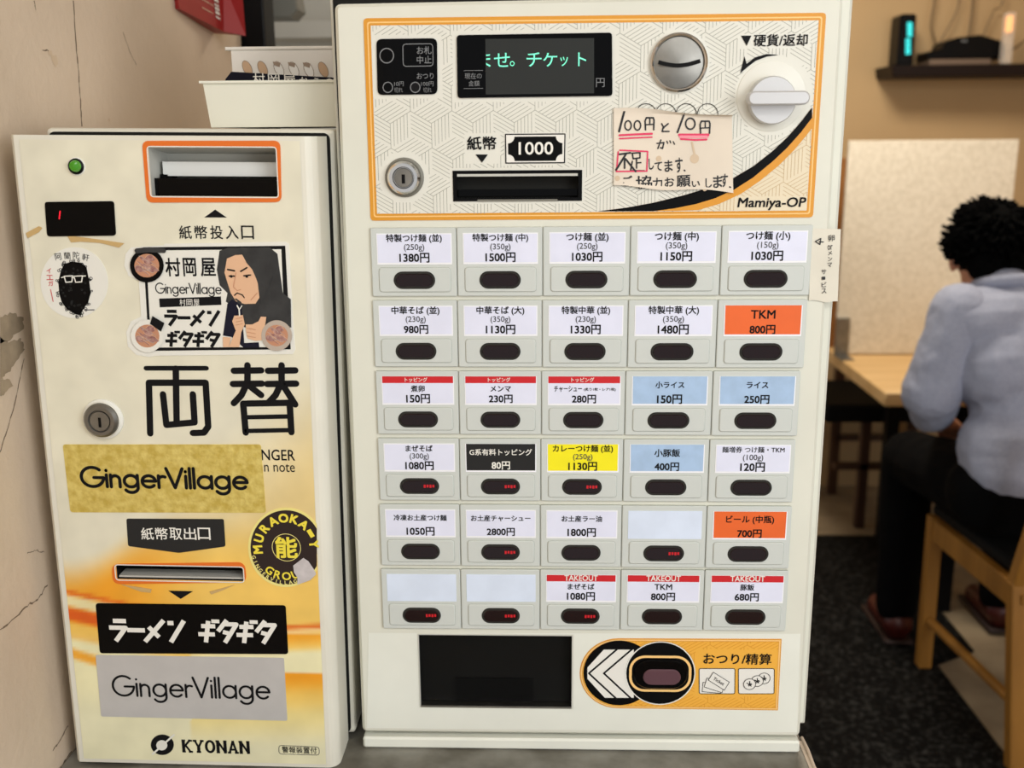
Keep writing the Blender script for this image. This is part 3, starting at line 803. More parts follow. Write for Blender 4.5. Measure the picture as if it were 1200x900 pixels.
c2 = mf.p(773.5, 788); r2 = mf.p(773.5, 751.8)[1] - c2[1]; b.flat(ell(c2[0], c2[1], r2 + .0012, n=44), 0.0019, 'black'); b.stroke(ell(c2[0], c2[1], r2 + .0006, n=44), 0.0011, 0.0020, 'white_print', closed=True)
oq = mf.r(737, 767, 810, 809.5); b.stroke(rrect(oq[0] + .0014, oq[1] + .0014, oq[2] - .0014, oq[3] - .0014, .0145, 8), 0.0026, 0.0021, 'orange_light', closed=True)
txt(b, mf, 'おつり/精算', 824.5, 766, 904, 778.5, 0.0016, 'ink', bold=0.02)
for x0_, x1_ in ((819, 861), (865, 907)):
    k = rounded(mf.P([(x0_, 782.5), (x1_, 782.5), (x1_ - .3, 812), (x0_ + .2, 812)]), 0.002); b.flat(k, 0.0015, 'white_print'); b.stroke(k, 0.0007, 0.0017, 'ink', closed=True)
def tick(cx_, cy_, ang, k_=1.0):
    ca, sa = math.cos(math.radians(ang)), math.sin(math.radians(ang))
    return mf.P([(cx_ + x * ca - y * sa, cy_ + x * sa + y * ca) for x, y in ((-11, -5.5), (11, -5.5), (11, 5.5), (-11, 5.5))])
for (cx_, cy_, an), d_ in (((834, 805, 5), .0016), ((837, 802, 18), .0018), ((842, 797, 32), .0020)):
    k = tick(cx_, cy_, an); b.flat(k, d_, 'white_print'); b.stroke(k, 0.0006, d_ + .0001, 'ink', closed=True)
c = mf.p(842, 797); b.text('Ticket', c[0], c[1], 0.0023, 'ink', w=0.0125, rot=math.radians(-32), bold=.01)
for (cx_, cy_), d_ in (((895, 794), .0016), ((887, 797), .0018), ((878, 800.5), .0020)):
    c = mf.p(cx_, cy_); b.flat(ell(c[0], c[1], .0060, n=24), d_, 'white_print'); b.stroke(ell(c[0], c[1], .0060, n=24), .0006, d_ + .0001, 'ink', closed=True); b.text('¥', c[0], c[1], d_ + .0002, 'ink', h=.0056, rot=math.radians(35), bold=.02)
fp = b.build('settle_panel', tm, label='orange printed panel for change and settling up')
b = MB(); q = mf.r(742, 771.5, 805.5, 805); b.slab(rrect(*q, .02, 8), 0.0019, 0.0045, 'black_gloss', bev=0.0012); bo = b.build('settle_button', fp)
b = MB(); q = mf.r(753, 781.5, 797, 799.5); b.slab(rrect(*q, .02, 8), 0.0045, 0.0062, mat('settle_lens', (92, 62, 70), 0.25), bev=0.0008); b.build('button_lens', fp)

# small paper notes taped to the machine
b = MB()
def sheet(mb, fc, quad, nx, nz, fn, m, thick=0.0004):
    TL, TR, BR, BL = fc.P(quad); V = []; F = []
    for j in range(nz + 1):
        for i in range(nx + 1):
            s_, t = i / nx, j / nz
            x = (TL[0] * (1 - s_) + TR[0] * s_) * (1 - t) + (BL[0] * (1 - s_) + BR[0] * s_) * t
            z = (TL[1] * (1 - s_) + TR[1] * s_) * (1 - t) + (BL[1] * (1 - s_) + BR[1] * s_) * t
            dz_, d_ = fn(s_, t); V.append((x, -d_, z + dz_))
    k = len(V)
    for j in range(nz):
        for i in range(nx): a = j * (nx + 1) + i; F.append([a, a + nx + 1, a + nx + 2, a + 1])
    mb.add(V, F, m)
    V2 = [(x, y + thick, z) for x, y, z in V]; mb.add(V2, [list(reversed(f)) for f in F], m)
    per = [i for i in range(nx + 1)] + [j * (nx + 1) + nx for j in range(1, nz + 1)] + [nz * (nx + 1) + i for i in range(nx - 1, -1, -1)] + [j * (nx + 1) for j in range(nz - 1, 0, -1)]
    VV = [V[i] for i in per] + [V2[i] for i in per]; n = len(per)
    mb.add(VV, [[i, (i + 1) % n, n + (i + 1) % n, n + i] for i in range(n)], m)
def nfn(s_, t):
    curl = max(0, 1 - t * 20); ed = 0.0012 * math.sin(s_ * 7) * curl - 0.003 * curl * s_ * s_
    bot = max(0, (t - .93) / .07)
    return (ed + bot * 0.0012 * math.sin(s_ * 9 + 1), 0.0032 + curl * curl * 0.004 * (.25 + s_) + bot * 0.001)
sheet(b, mf, [(719, 127), (857, 132), (858.5, 225), (719, 218)], 26, 20, nfn, 'paper_note')
ND = 0.0036
def hw(pts, w=0.0011, m='marker_black'): b.stroke(mf.P(pts, ND), w, ND, m)
hw([(732, 129), (725.5, 154)], .0019)
for cx_ in (736, 747): hw([(cx_ + 3.8 * math.cos(t), 147 + 5.5 * math.sin(t)) for t in [2 * PI * i / 14 for i in range(15)]], .0013)
def yen(x, y, w, h):
    hw([(x, y), (x - .5, y - h * .75), (x + 1, y - h), (x + w - 1, y - h), (x + w, y - h * .8), (x + w - .5, y)], .0014); hw([(x + w * .5, y - h), (x + w * .5, y - h * .45)], .0012); hw([(x, y - h * .42), (x + w, y - h * .45)], .0011)
yen(756.5, 152, 10, 14)
hw([(775.5, 145), (778, 150)], .0012); hw([(783, 145), (777, 150), (776, 154), (784, 154)], .0013)
hw([(802, 133), (794, 155)], .0017)
hw([(809 + 5.5 * math.cos(t), 145 + 6.5 * math.sin(t)) for t in [2 * PI * i / 16 for i in range(17)]], .0014)
yen(821, 156, 11, 14)
for y, m_, w in ((158.5, 'pink_marker', .0018), (162.5, 'pink_marker', .0013)): hw([(726, y), (745, y - 1), (764, y - 1.8)], w, m_)
hw([(796, 158), (815, 158), (830, 158)], .0022, 'pink_marker'); hw([(797, 160.3), (829, 160.3)], .0022, 'pink_soft'); hw([(798, 163), (815, 164), (828, 163.5)], .0016, 'pink_marker')
hw([(770, 168), (778, 167), (776.5, 174), (774, 173)], .0012); hw([(774.5, 164), (771, 174)], .0012); hw([(781.5, 165.5), (782.5, 168)], .001); hw([(785, 165), (786, 167.5)], .001); hw([(789, 166), (790.5, 169)], .001)
hw([(726.5, 176), (759, 177.5), (758, 200.5), (722.5, 201), (724.5, 178)], .0013, 'pink_marker')
hw([(725, 181), (739, 179)], .0016); hw([(734, 180), (722, 199)], .0018); hw([(732, 186), (732, 197)], .0016); hw([(733, 186), (745, 201)], .0016)
hw([(741, 179.5), (750, 179), (750, 185), (742, 186), (741, 179.5)], .0013); hw([(746, 186), (746, 197)], .0013); hw([(746, 191), (751, 190.5)], .0012); hw([(741, 189), (739, 200), (755, 200)], .0013)
def kt(ch, x0_, y0_, x1_, y1_, rot=0, sh=0.0, bold=.022):
    q = mf.r(x0_, y0_, x1_, y1_, ND); b.text(ch, (q[0] + q[2]) / 2, (q[1] + q[3]) / 2, ND, 'marker_black', w=q[2] - q[0], h=q[3] - q[1], bold=bold, shear=sh, rot=math.radians(rot))
for a in (('し', 760.5, 186, 766, 198.5), ('て', 767.5, 190, 776, 200), ('ま', 779, 188, 788, 201), ('す', 791.5, 185, 800, 202)): kt(*a, rot=4)
hw([(802, 199.5), (802.6, 200)], .0013)
for a in (('ご', 730, 206, 741, 218), ('協', 745.5, 206, 764, 221), ('力', 765, 208.5, 776, 221), ('お', 779, 208, 790, 218.5), ('願', 793, 205.5, 809, 219), ('い', 811, 212, 820, 219), ('し', 827, 209, 834, 220), ('ま', 836, 206, 846, 220), ('す', 845, 204, 853, 219)): kt(*a, rot=3)
hw([(855, 219), (856, 219.5)], .0013)
for px, py, r in ((814, 186, 5.5), (723.5, 209, 3.2), (772, 186, 3.5), (826, 221, 3)): c = mf.p(px, py, ND); b.flat(ell(c[0], c[1], r * .00072, r * .00075, n=14), ND - .0001, 'stain')
hw([(811, 167), (813, 176), (814, 181)], .0016, 'stain')
tag(b.build('handwritten_note', loc=MFO), 'creased handwritten paper note about coins, taped below the round coin slot', 'note')
b = MB()
sheet(b, mf, [(950.5, 267.5), (985, 268.5), (981, 353.5), (947.5, 352)], 6, 10, lambda s_, t: (0.0008 * math.sin(s_ * 8) * (t > .95), 0.0011 + .0006 * math.sin(t * 5) ** 2), 'tape_paper')
ND = 0.0021
hw([(955.5, 283), (962, 279.5), (961, 286.5), (955.5, 283)], .0009); hw([(960, 283.3), (965, 283.6)], .0009)
for i, ch in enumerate('卵ガスンマ'):
    pass
def st(ch, x, y, s_, rot=5): q = mf.r(x - s_, y - s_, x + s_, y + s_, ND); b.text(ch, (q[0] + q[2]) / 2, (q[1] + q[3]) / 2, ND, 'marker_black', w=q[2] - q[0], h=q[3] - q[1], bold=.006, rot=math.radians(rot))
for ch, x, y, s_ in (('卵', 974.4, 279, 3.8), ('or', 972.8, 290, 2.8), ('メ', 972.8, 296.5, 2.4), ('ン', 972.8, 303.5, 2.4), ('マ', 972.4, 310.5, 2.6), ('サ', 965.6, 318.5, 2.8), ('丨', 965.2, 326, 1.8), ('ビ', 965.8, 333.5, 2.9), ('ス', 965.6, 341, 2.8)): st(ch, x, y, s_)
tag(b.build('paper_strip', loc=MFO), 'narrow taped paper strip with vertical handwriting, right of the top button row', 'note')
# ================================================================== bill changer
CFO = Vector((-0.476, 0.9028, 0.8488))
cf = Face(CFO, roll=-0.01273)
bc = root('bill_changer', CFO, 'narrow cream bill changer covered in stickers, against the plaster wall', 'bill changer', rot=(0, 0.01273, 0))
CW_, CH_ = 0.2557, 0.6165
opn = cf.r(176, 173, 324.5, 230); osl = cf.r(137, 663.5, 285, 679.5)
b = MB()
b.box(0.006, 0.2745, 0.055, 0.27, 0.004, CH_ + 0.0065, 'cream_steel')
b.build('changer_body', bc, smooth=0, bevel=0.004)
b = MB()   # inner lip and dark seam between body and door
b.slab(rrect(0.009, 0.006, 0.2698, CH_ + 0.0030, 0.006), -0.056, -0.0535, 'gap_dark'); b.build('door_seam', bc, smooth=0)
b = MB()   # door: flat face with a generous rounded right edge
xr_ = CW_ + 0.012; R_ = 0.012; prof = [(0.0, 0.0), (CW_, 0.0)] + [(CW_ + R_ * math.sin(math.radians(a)), -R_ * (1 - math.cos(math.radians(a)))) for a in range(15, 91, 15)]
face_o = rounded([(0, 0), (CW_, 0), (CW_, CH_), (0, CH_)], 0.004)
b.flat([(0.0035, 0), (CW_, 0), (CW_, CH_), (0.0035, CH_)], 0, 'cream_steel', holes=[rh(opn), rh(osl)])
b.add([(0, 0.0035, 0), (0.0035, 0, 0), (0.0035, 0, CH_), (0, 0.0035, CH_)], [[0, 1, 2, 3]], 'cream_steel')
b.add([(0, 0.05, 0), (0, 0.0035, 0), (0, 0.0035, CH_), (0, 0.05, CH_)], [[0, 1, 2, 3]], 'cream_steel')
for (xa, ya), (xb, yb) in zip(prof[1:], prof[2:] + [(xr_, -0.05)]): b.add([(xa, -ya, 0), (xb, -yb, 0), (xb, -yb, CH_), (xa, -ya, CH_)], [[0, 1, 2, 3]], 'cream_steel')
ol = [(0, 0.05), (0, .0035), (.0035, 0)] + [(x, -y) for x, y in prof[1:]] + [(xr_, .05)]
b.add([(x, y, CH_) for x, y in ol], [list(range(len(ol)))], 'cream_steel'); b.add([(x, y, 0) for x, y in ol], [list(range(len(ol) - 1, -1, -1))], 'cream_steel')
b.build('changer_door', bc, smooth=35)
# printed front film, its yellow and orange sweep printed into it
def mixc(a, c, t): t = max(0, min(1, t)); return tuple(x + (y - x) * t for x, y in zip(a, c))
def sst(e0, e1, x): t = max(0, min(1, (x - e0) / (e1 - e0))); return t * t * (3 - 2 * t)
def film(px, py):
    base = (232, 228, 206); yel = (248, 206, 104); ora = (246, 164, 34); red = (226, 96, 22); pale = (242, 236, 190)
    c = base
    k = (px - 80) / 290
    top = 430 + (1 - k) * 250                      # the sweep rises to the right
    c = mixc(c, (234, 208, 142), sst(top - 30, top + 150, py) * sst(-0.05, .55, k) * .95)
    c = mixc(c, yel, sst(600, 660, py) * sst(0.08, .45, k - (660 - py) / 400))
    up = 690 - 60 * sst(0, .5, k)
    c = mixc(c, ora, sst(up - 40, up + 12, py) * (1 - sst(.15, .6, k)) * .95)
    l1 = 694 + 60 * k                               # left ribbons
    if k < .5:
        for off, col, wd, st_ in ((0, red, 3, .7), (10, pale, 7, .9), (25, red, 8, 1.0), (42, yel, 8, .9)):
            c = mixc(c, col, st_ * (1 - sst(wd * .5, wd * 1.3, abs(py - (l1 + off)))))
        c = mixc(c, pale, sst(l1 + 44, l1 + 58, py))
        c = mixc(c, ora, .9 * (1 - sst(2, 9, abs(py - (764 + 90 * k)))))
    else:
        r1 = 737 - 10 * (k - .7); r2 = 792
        c = mixc(c, red, .8 * (1 - sst(1, 5, abs(py - r1)))); c = mixc(c, (252, 214, 150), .8 * (1 - sst(1, 4, abs(py - r1 - 5))))
        c = mixc(c, ora, .85 * (1 - sst(0, 16, py - r1 - 10)) * (py > r1 + 8)); c = mixc(c, pale, sst(r1 + 22, r1 + 32, py) * (1 - sst(r2 - 4, r2, py)))
        c = mixc(c, ora, (1 - sst(0, 26, py - r2)) * (py > r2 - 3)); c = mixc(c, (240, 222, 150), sst(r2 + 20, r2 + 50, py))
    c = mixc(c, (236, 232, 196), sst(795, 850, py) if k < .5 else sst(835, 880, py))
    return c
fx0, fx1 = 0.0085, CW_ - 0.001; fz0, fz1 = 0.004, CH_ - 0.004
xs = sorted(set([fx0 + (fx1 - fx0) * i / 56 for i in range(57)] + [opn[0], opn[2], osl[0], osl[2]])); zs = sorted(set([fz0 + (fz1 - fz0) * i / 190 for i in range(191)] + [opn[1], opn[3], osl[1], osl[3]]))
V = []; F = []; cols = []
def w2p(x, z):
    q = CFO + cf.e1 * x + cf.e2 * z - CAM; f_ = q.dot(AF); return (600 + FPX * q.dot(AX) / f_, 450 - FPX * q.dot(AU) / f_)
for z in zs:
    for x in xs: V.append((x, -0.0004, z)); cols.append((*lin(film(*w2p(x, z))), 1))
nx = len(xs)
for j in range(len(zs) - 1):
    for i in range(nx - 1):
        mx_, mz_ = (xs[i] + xs[i + 1]) / 2, (zs[j] + zs[j + 1]) / 2
        if any(h[0] < mx_ < h[2] and h[1] < mz_ < h[3] for h in (opn, osl)): continue
        a = j * nx + i; F.append([a, a + 1, a + nx + 1, a + nx])
me = bpy.data.meshes.new('printed_film'); me.from_pydata(V, [], F); ca = me.color_attributes.new('print', 'FLOAT_COLOR', 'POINT')
ca.data.foreach_set('color', [v for c_ in cols for v in c_])
m = bpy.data.materials.new('printed_film'); m.use_nodes = True; nt = m.node_tree; at = nt.nodes.new('ShaderNodeVertexColor'); at.layer_name = 'print'
nz = nt.nodes.new('ShaderNodeTexNoise'); nz.inputs['Scale'].default_value = 26; tc = nt.nodes.new('ShaderNodeTexCoord'); nt.links.new(tc.outputs['Object'], nz.inputs['Vector'])
mr = nt.nodes.new('ShaderNodeMapRange'); mr.inputs['From Min'].default_value = .3; mr.inputs['From Max'].default_value = .7; mr.inputs['To Min'].default_value = .9; mr.inputs['To Max'].default_value = 1.03
mxn = nt.nodes.new('ShaderNodeVectorMath'); mxn.operation = 'SCALE'; nt.links.new(nz.outputs['Fac'], mr.inputs['Value']); nt.links.new(at.outputs['Color'], mxn.inputs[0]); nt.links.new(mr.outputs[0], mxn.inputs['Scale'])
bs = nt.nodes['Principled BSDF']; nt.links.new(mxn.outputs[0], bs.inputs['Base Color']); bs.inputs['Roughness'].default_value = .3
me.materials.append(m); o = bpy.data.objects.new('printed_film', me); COL.objects.link(o); o.parent = bc; o['label'] = 'printed front film with yellow and orange ribbons'
film_o = o
# lettering printed on the film: belongs to the film
b = MB(); dp = 0.0007
b.flat(cf.P([(239.5, 254.8), (266, 254.8), (252.5, 245.5)]), dp, 'ink')
for i, ch in enumerate('紙幣投入口'): txt(b, cf, ch, 210 + i * 18.2, 264.5, 224.5 + i * 18.2, 280, dp, 'ink', bold=.012)
def thick(pts, w): b.stroke(cf.P(pts, dp), w, dp, 'ink')
w = .0060
thick([(171, 431.5), (242, 431.5)], .0044); thick([(206, 432), (207, 494)], w)
thick([(176, 508), (174.5, 448.5), (241, 448.5), (244, 500), (239, 507), (226, 507.5)], w)
thick([(191, 462), (195, 498), (228, 495), (226, 462)], w)
for x0_ in (273, 313):
    thick([(x0_ + 1, 434.5), (x0_ + 33, 434)], w); thick([(x0_, 450), (x0_ + 34, 449.5)], w); thick([(x0_ + 17, 428), (x0_ + 17, 448), (x0_ + 10, 463), (x0_ + 1, 472.5)], w); thick([(x0_ + 19, 452), (x0_ + 33, 466 + (8 if x0_ > 300 else -3))], w)
thick([(288, 507), (285, 473), (339.5, 472), (341.5, 506.5)], w); thick([(287, 489), (340, 488)], .0042); thick([(289, 505), (340, 504)], .0042)
txt(b, cf, 'NGER', 306.5, 527, 345.5, 539.5, dp, 'ink', bold=.01); txt(b, cf, 'n note', 309.5, 543.5, 345.5, 553, dp, 'ink')
b.flat(cf.P([(197.5, 691.8), (226.5, 692.5), (212, 701.5)]), dp, 'ink')
k = [(190.5 + 13.5 * math.cos(t), 872.3 + 12 * math.sin(t)) for t in [2 * PI * i / 36 for i in range(36)]]
b.flat(cf.P(k), dp, 'ink'); b.flat(cf.P([(190 + 6.5 * math.cos(t), 872.8 + 6 * math.sin(t)) for t in [2 * PI * i / 24 for i in range(24)]]), dp + .0002, 'sticker_white'); b.stroke(cf.P([(179, 883.5), (204, 861)], dp), .0019, dp + .0003, 'sticker_white')
q = cf.r(213.5, 867.3, 293, 882); SW = (q[2] - q[0]) / 6.45; SHH = q[3] - q[1]
SL_ = {'K': ([(.16, 0, .16, 1)], [(.2, .42, .82, 1), (.36, .55, .84, 0)], [(0, .34, 0), (0, .34, 1), (.62, 1, 1), (.62, 1.02, 0)]), 'Y': ([(.5, 0, .5, .45)], [(.5, .42, .14, 1), (.5, .42, .86, 1)], [(.3, .7, 0), (-.02, .34, 1), (.66, 1.02, 1)]),
       'N': ([(.16, 0, .16, 1), (.84, 0, .84, 1)], [(.12, 1, .88, 0)], [(0, .32, 0), (-.04, .2, 1), (.68, 1, 1)]), 'A': ([], [(.5, 1, .14, 0), (.46, 1, .86, 0), (.5, 1, .82, 0), (.28, .3, .74, .3)], [(-.02, .3, 0), (.64, 1.02, 0)])}
for i, chx in enumerate('KYONAN'):
    X0 = q[0] + SW * 1.09 * i
    if chx == 'O':
        b.flat(ell(X0 + SW * .5, q[1] + SHH * .5, SW * .5, SHH * .52, 32), dp, 'ink', holes=[ell(X0 + SW * .5, q[1] + SHH * .5, SW * .24, SHH * .34, 32)]); continue
    v_, g_, s_ = SL_[chx]
    for x1, y1, x2, y2 in v_: b.stroke([(X0 + SW * x1, q[1] + SHH * y1), (X0 + SW * x2, q[1] + SHH * y2)], SW * .30, dp, 'ink', caps=False)
    for x1, y1, x2, y2 in g_: b.stroke([(X0 + SW * x1, q[1] + SHH * y1), (X0 + SW * x2, q[1] + SHH * y2)], SW * .20, dp, 'ink', caps=False)
    for x1, x2, y1 in s_: b.stroke([(X0 + SW * x1, q[1] + SHH * (y1 * .88 + .06)), (X0 + SW * x2, q[1] + SHH * (y1 * .88 + .06))], SHH * .15, dp, 'ink', caps=False)
pill = rounded(cf.P([(327, 873), (374, 875), (374.5, 884.5), (327, 883)]), .0032); b.stroke(pill, .0006, dp, 'ink_grey', closed=True)
for i, ch in enumerate('警報装置付'): txt(b, cf, ch, 330.5 + i * 8.3, 874.8 + i * .3, 338 + i * 8.3, 882 + i * .3, dp, 'ink', bold=.01)
lo_m = b.build('lettering', None, smooth=0).data; bmm = bmesh.new(); bmm.from_mesh(me); k0 = len(me.materials); n0 = len(bmm.faces); bmm.from_mesh(lo_m)
bmm.faces.ensure_lookup_table()
for f_ in bmm.faces[n0:]: f_.material_index += k0
for mm in lo_m.materials: me.materials.append(mm)
bmm.to_mesh(me); bmm.free()
for ob in list(bpy.data.objects):
    if ob.data == lo_m: bpy.data.objects.remove(ob)

# lamp, little display
b = MB(); c = cf.p(90, 195); b.lathe(c[0], c[1], [(.0080, .0003), (.0078, .0012), (.0070, .0014)], 'sticker_white', n=28); b.lathe(c[0], c[1], [(.0070, .0012), (.0066, .0028), (.0052, .0036), (.0050, .001)], 'black', n=28)
lo = b.build('power_lamp', bc); b = MB(); b.lathe(c[0] + .0005, c[1] + .0004, [(.0050, .001), (.0050, .005), (.004, .007), (.002, .008), (.0001, .0083)], 'led_green', n=20); b.build('lamp_lens', lo, label='green lens')
b = MB(); b.slab(rounded(cf.P([(53, 236.5), (134, 235.5), (136.5, 276), (56, 277)]), .003), .0004, .0014, 'black_gloss'); do = b.build('digit_display', bc)
b = MB(); b.stroke(cf.P([(71.5, 247.5), (70.5, 256)]), .0011, .0017, 'led_digit'); b.build('digit', do, label='red lit figure one')
# note inlet
b = MB()
oo = rounded(cf.P([(167, 165), (328.7, 164.8), (330.3, 236.8), (172.5, 237.3)]), .006, 6); inn = rounded(rh(opn, .0007), .003)
b.slab(oo, .0003, .0013, 'orange_frame', holes=[inn]); b.stroke(inn, .0009, .0015, 'sticker_white', closed=True)
q = opn; dz = .045
b.add([(q[0], 0, q[3]), (q[0], dz, q[3] - .006), (q[2], dz, q[3] - .006), (q[2], 0, q[3])], [[0, 1, 2, 3]], 'slot_grey')
b.add([(q[0], 0, q[1]), (q[0], dz, q[1]), (q[0], dz, q[3] - .006), (q[0], 0, q[3])], [[0, 1, 2, 3]], 'slot_grey')
b.add([(q[2], 0, q[1]), (q[2], 0, q[3]), (q[2], dz, q[3] - .006), (q[2], dz, q[1])], [[0, 1, 2, 3]], 'slot_grey')
b.add([(q[0], dz, q[1]), (q[2], dz, q[1]), (q[2], dz, q[3]), (q[0], dz, q[3])], [[0, 1, 2, 3]], 'slot_grey')
b.box(q[0] + .004, q[2] - .0005, 0.020, 0.044, q[1] + .0165, q[1] + .029, 'slot_light')
b.box(q[0] + .0002, q[2] - .0002, 0.008, 0.044, q[1] + .0002, q[1] + .015, 'black_gloss'); b.box(q[0] + .001, q[0] + .008, .02, .044, q[1] + .015, q[1] + .0178, 'black_gloss')
b.build('note_inlet', bc, smooth=0, label='orange framed note inlet with grey throat')
# note outlet
b = MB(); oo = rounded(cf.P([(131.5, 660.5), (287, 658.5), (289.5, 682), (133, 684)]), .0075, 6); inn = rounded(rh(osl, .0009), .0035)
b.slab(oo, .0003, .0012, 'orange_frame', holes=[inn]); b.stroke(inn, .0010, .0014, 'sticker_white', closed=True)
q = osl; b.add([(q[0], .02, q[1]), (q[2], .02, q[1]), (q[2], .02, q[3]), (q[0], .02, q[3])], [[0, 1, 2, 3]], 'slot_dark')
for (a, c_), (e, f_) in zip(rh(q), rh(q)[1:] + rh(q)[:1]): b.add([(a, .02, c_), (e, .02, f_), (e, 0, f_), (a, 0, c_)], [[0, 1, 2, 3]], 'black')
b.box(q[0] + .001, q[2] - .001, .002, .018, q[1] + .0010, q[1] + .0027, 'slot_grey')
b.build('note_outlet', bc, smooth=0, label='thin orange framed note outlet')
lock(cf, bc, 121, 491, 0.0172, 'sticker_white', 0.0005, (0.0026, 0.0058), 'steel_dark')

# --- stickers
def quad_sticker(name, pts, m, d=0.0010, r=0.002, label=None, parent=bc):
    mb = MB(); mb.slab(rounded(cf.P(pts), r), 0.0004, d, m); return mb
b = quad_sticker('x', [(74, 520.5), (306, 520.5), (312, 600.5), (83, 600)], 'gold', r=.0028)
def fut_px(mb, x0_, yb, x1_, ycap, w, d, m):
    a, c_ = cf.p(x0_, yb, d), cf.p(x1_, yb, d); h_ = cf.p((x0_ + x1_) / 2, ycap, d)[1] - (a[1] + c_[1]) / 2
    futura(mb, 'GingerVillage', a[0], (a[1] + c_[1]) / 2, h_, w, d, m, sx=(c_[0] - a[0]) / (h_ * FUT_W))
fut_px(b, 96.5, 571.5, 290.5, 549, .0031, .0013, 'ink')
b.build('gold_sticker', bc, smooth=0, label='gold foil shop name sticker with black lettering')
b = MB(); tg = rounded(cf.P([(148.5, 607.5), (262.5, 608), (264.5, 640), (210, 647.5), (150.5, 639.5)]), .002); b.slab(tg, .0004, .0009, 'card_black')
for i, ch in enumerate('紙幣取出口'): txt(b, cf, ch, 165.5 + i * 16.6, 618.5, 180 + i * 16.6, 632.5, .0012, 'white_print', bold=.012)
b.build('outlet_tag', bc, smooth=0, label='black tag printed white above the note outlet')
b = quad_sticker('x', [(112.5, 706.5), (335, 709), (338, 766), (117.5, 765)], 'black_gloss', r=.003)
q = cf.r(124, 726.5, 219.5, 752, .0013)
kana(b, ['ra', 'bar', 'me', 'n'], q[0], q[1], (q[2] - q[0]) / 4.6, q[3] - q[1], .0046, .0013, 'white_print', gap=.06)
q = cf.r(230, 727, 326, 753.5, .0013)
kana(b, ['gi', 'ta', 'gi', 'ta'], q[0], q[1], (q[2] - q[0]) / 4.55, q[3] - q[1], .0044, .0013, 'white_print', gap=.06)
b.build('black_sticker', bc, smooth=0, label='glossy black sticker with white slanted katakana')
b = quad_sticker('x', [(112.5, 767), (333, 770.5), (337, 844), (119, 839)], 'silver_sticker', r=.002)
fut_px(b, 133.5, 817, 316.5, 794, .0023, .0013, 'ink')
b.build('silver_sticker', bc, smooth=0, label='silver grey shop name sticker with dark lettering')

# round sticker: mass of black curls with white glasses
b = MB(); k = cf.P([(87.5 + 39.5 * math.cos(t), 331 + 41.5 * math.sin(t)) for t in [2 * PI * i / 48 for i in range(48)]]); b.slab(k, .0004, .0009, 'sticker_white')
hair = [(72, 317), (76, 309), (85, 306.5), (95, 307.5), (102, 313), (105, 328), (107, 343), (104, 354), (99, 361), (95, 368), (92, 369), (86, 366), (79, 362), (73, 354), (70, 344), (69, 330)]
b.flat(cf.P(hair), .0011, 'black')
for i, (x, y) in enumerate(hair):
    for _ in range(4):
        c = cf.p(x + random.uniform(-2.5, 2.5), y + random.uniform(-2.5, 2.5)); b.stroke(ell(c[0], c[1], random.uniform(.0007, .0013), n=10), .0005, .0012, 'black', closed=True)
for _ in range(40):
    x, y = random.uniform(72, 103), random.uniform(312, 362)
    if inside((x, y), hair): c = cf.p(x, y); b.stroke(ell(c[0], c[1], .0008, n=8), .00025, .00125, 'hair_print', closed=True)
for x in (81, 92.5): b.stroke(cf.P([(x - 5, 323.5), (x + 5, 323), (x + 4, 330), (x - 3, 330.5)]), .0010, .0014, 'sticker_white', closed=True)
b.stroke(cf.P([(73, 325), (77, 324)]), .0009, .0014, 'sticker_white'); b.stroke(cf.P([(97, 323.5), (101, 323)]), .0009, .0014, 'sticker_white'); b.stroke(cf.P([(85, 325), (88, 325)]), .0009, .0014, 'sticker_white')
for ch, x, y, r_ in (('阿', 69, 300.5, 8), ('蘭', 79.5, 299.5, 2), ('陀', 90, 299, -4), ('軒', 101, 301.5, -12)): q = cf.p(x, y); b.text(ch, q[0], q[1], .0012, 'ink', h=.0062, rot=math.radians(r_))
for ch, x, y in (('イ', 58, 317), ('エ', 59, 325), ('ガ', 60.2, 332)): q = cf.p(x, y); b.text(ch, q[0], q[1], .0012, 'red_print', h=.0045, bold=.01)
b.stroke(cf.P([(60, 339), (63, 353)]), .0007, .0012, 'red_print'); b.stroke(cf.P([(100, 363), (111, 362.8)]), .0008, .0012, 'ink_grey')
b.build('round_sticker', bc, smooth=0, label='round white sticker of a black curly head with white glasses')

# big illustrated sticker
def z5(x, y): return (140 + x / 5.4545, 270 + y / 5.4545)
def ZP(pts, d): return cf.P([z5(*p_) for p_ in pts], d)
b = MB(); d1 = .0011
outl = [(75, 108), (285, 95), (290, 85), (1060, 72), (1085, 85), (1110, 570), (1125, 760), (1110, 790), (240, 800), (190, 808), (110, 795), (55, 740), (45, 650), (75, 580), (140, 550), (125, 320), (60, 290), (32, 225), (40, 150)]
b.slab(ZP(outl, .0004), .0004, d1, 'sticker_white')
b.flat(ZP([(150, 108), (1060, 98), (1095, 760), (190, 770)], d1), d1 + .0002, 'ink'); b.flat(ZP([(170, 128), (1035, 120), (1062, 745), (205, 748)], d1), d1 + .0004, 'sticker_white')
d2 = d1 + .0006
def ztx(body, x0_, y0_, x1_, y1_, m, d=d2, **kw): p0, p1 = z5(x0_, y0_), z5(x1_, y1_); txt(b, cf, body, p0[0], p0[1], p1[0], p1[1], d, m, **kw)
for ch, x0_, x1_ in (('村', 295, 388), ('岡', 408, 488), ('屋', 520, 612)): ztx(ch, x0_, 178, x1_, 292, 'ink', bold=.025)
p0, p1, pc = z5(234, 400), z5(652, 392), z5(440, 340); fut_px(b, p0[0], p0[1] + .6, p1[0], pc[1] - .2, .0010, d2, 'ink')
b.flat(ZP([(253, 436), (648, 422), (652, 476), (258, 492)], d2), d2, 'ink')
for ch, x in (('村', 403), ('岡', 447), ('屋', 492)): ztx(ch, x - 19, 440, x + 19, 482, 'white_print', d=d2 + .0002)
